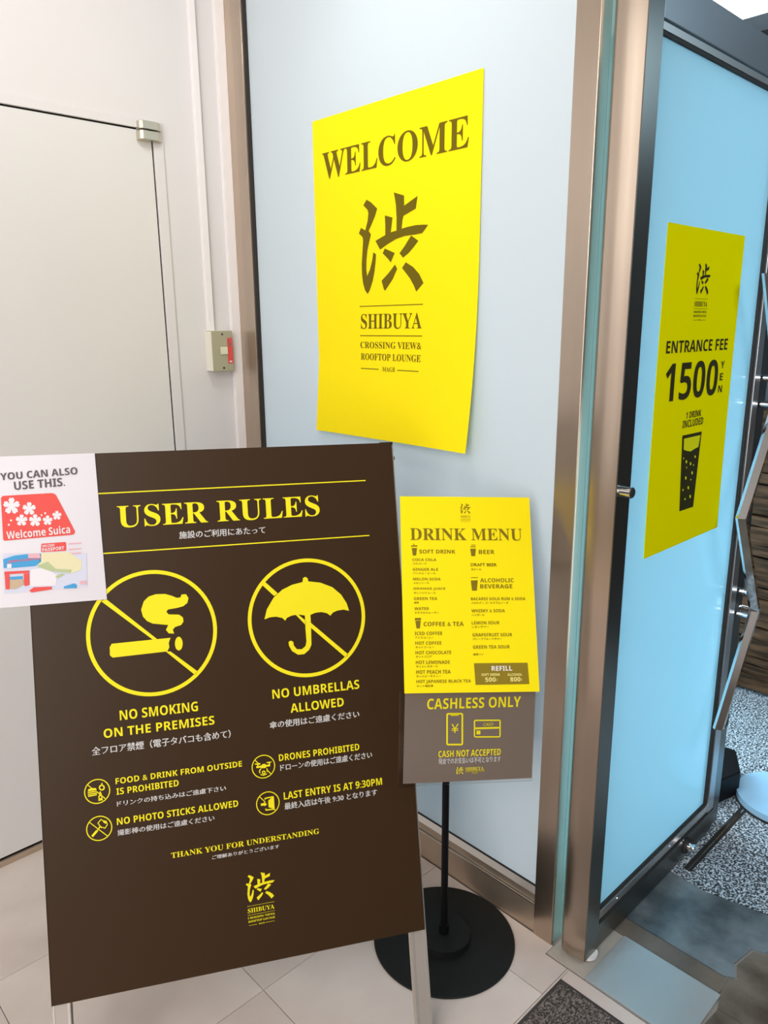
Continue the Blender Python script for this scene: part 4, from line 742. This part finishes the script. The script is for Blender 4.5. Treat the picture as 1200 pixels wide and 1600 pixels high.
# ================================================================ MENU STAND
PX, PY = 1.1885, 1.047
ms = thing('menu_stand', 'black pole stand on a round floor plate holding the drink menu', 'sign stand', loc=(PX, PY, 0))
def mp(name, bm, m, par=None, sm=False):
    return obj(name, bm, m, par or ms, sm)
b_ = cy((0, 0, 0.0005), (0, 0, 0.0055), 0.1760, 96); bmesh.ops.bevel(b_, geom=[e for e in b_.edges if e.calc_length() < 0.02 and abs(e.verts[0].co.z - e.verts[1].co.z) < 1e-5], offset=0.0012, segments=1, affect='EDGES')
mp('base_plate', b_, M['blackd'])
mp('hub', cy((0, 0, 0.0056), (0, 0, 0.022), 0.068, 64, r2=0.066), M['blackd'])
mp('collar', cy((0, 0, 0.0221), (0, 0, 0.046), 0.0125, 32), M['black'])
mp('pole', cy((0, 0, 0.0225), (0, 0, 1.02), 0.0086, 32), M['black'])
def loc(f): return lambda u, v, n: f(u, v, n) - Vector((PX, PY, 0))
def skin(name, f, u0, u1, v0, v1, n0, n1, m):
    bm = bmesh.new(); vs = {}
    for i, u in enumerate((u0, u1)):
        for j, v in enumerate((v0, v1)):
            for k, n in enumerate((n0, n1)): vs[i, j, k] = bm.verts.new(f(u, v, n) - Vector((PX, PY, 0)))
    for q in (((0, 0, 0), (1, 0, 0), (1, 1, 0), (0, 1, 0)), ((0, 0, 1), (0, 1, 1), (1, 1, 1), (1, 0, 1)), ((0, 0, 0), (0, 0, 1), (1, 0, 1), (1, 0, 0)), ((0, 1, 0), (1, 1, 0), (1, 1, 1), (0, 1, 1)), ((0, 0, 0), (0, 1, 0), (0, 1, 1), (0, 0, 1)), ((1, 0, 0), (1, 0, 1), (1, 1, 1), (1, 1, 0))):
        bm.faces.new([vs[a] for a in q])
    return mp(name, bm, m)
skin('backing_plate', S_menu, 0.02, 0.262, 0.03, 0.385, -0.012, -0.006, M['black'])
mp('bracket', cy((0, 0, 0.90), tuple(S_menu(0.10, 0.24, -0.012) - Vector((PX, PY, 0))), 0.010, 20), M['black'])
clear = mat('clear_acrylic', (0.9, 0.88, 0.86), 0.04, trans=1.0); clear.node_tree.nodes['Principled BSDF'].inputs['IOR'].default_value = 1.3
slv = skin('clear_sleeve', S_cash, -0.010, 0.2870, 0.004, 0.2075, -0.0032, -0.0018, clear); slv['label'] = 'clear plastic sleeve behind the grey page'
dm = thing('drink_menu', 'yellow drink menu sheet on the black stand', 'menu')
sheet_mesh('paper', S_menu, 0.282, 0.41, 4, 6, 0.0006, M['yellow'], dm)
emblem('menu', 0.1292, 0.0145, 0.0232, 'M', dm)
cs = thing('cashless_sign', 'grey-brown cashless only page hanging under the yellow drink menu', 'sign')
sheet_mesh('paper', S_cash, 0.285, 0.2, 4, 4, 0.0006, M['grey'], cs)
emblem('cash', 0.1149, 0.1680, 0.0170, 'Y', cs, words=False)

# ---------------------------------------------------------------- print on the sheets
OWN = dict(notice=pn, board=ab, welcome=wp, fee=fp, menu=dm, cash=cs)
figs = {}
for sh, pts, ink, name, lay in FIGURES:
    figs.setdefault((sh, ink, name, lay), []).append(pts)
for (sh, ink, name, lay), outs in figs.items():
    par = OWN[sh]
    for q in outs: shape(sh, [q], ink, {'notice': 'card_picture'}.get(name, name), par, lay)
for sh, face, words, u0, v0, u1, v1, ink, name in LETTERING:
    par = OWN[sh]
    if name == 'refill_box': name = 'refill_lettering'
    lettering(sh, face, words, u0, v0, u1, v1, ink, 'lettering' if name == 'notice' else name, par, 0.0014 if name == 'notice' else 0.0008)
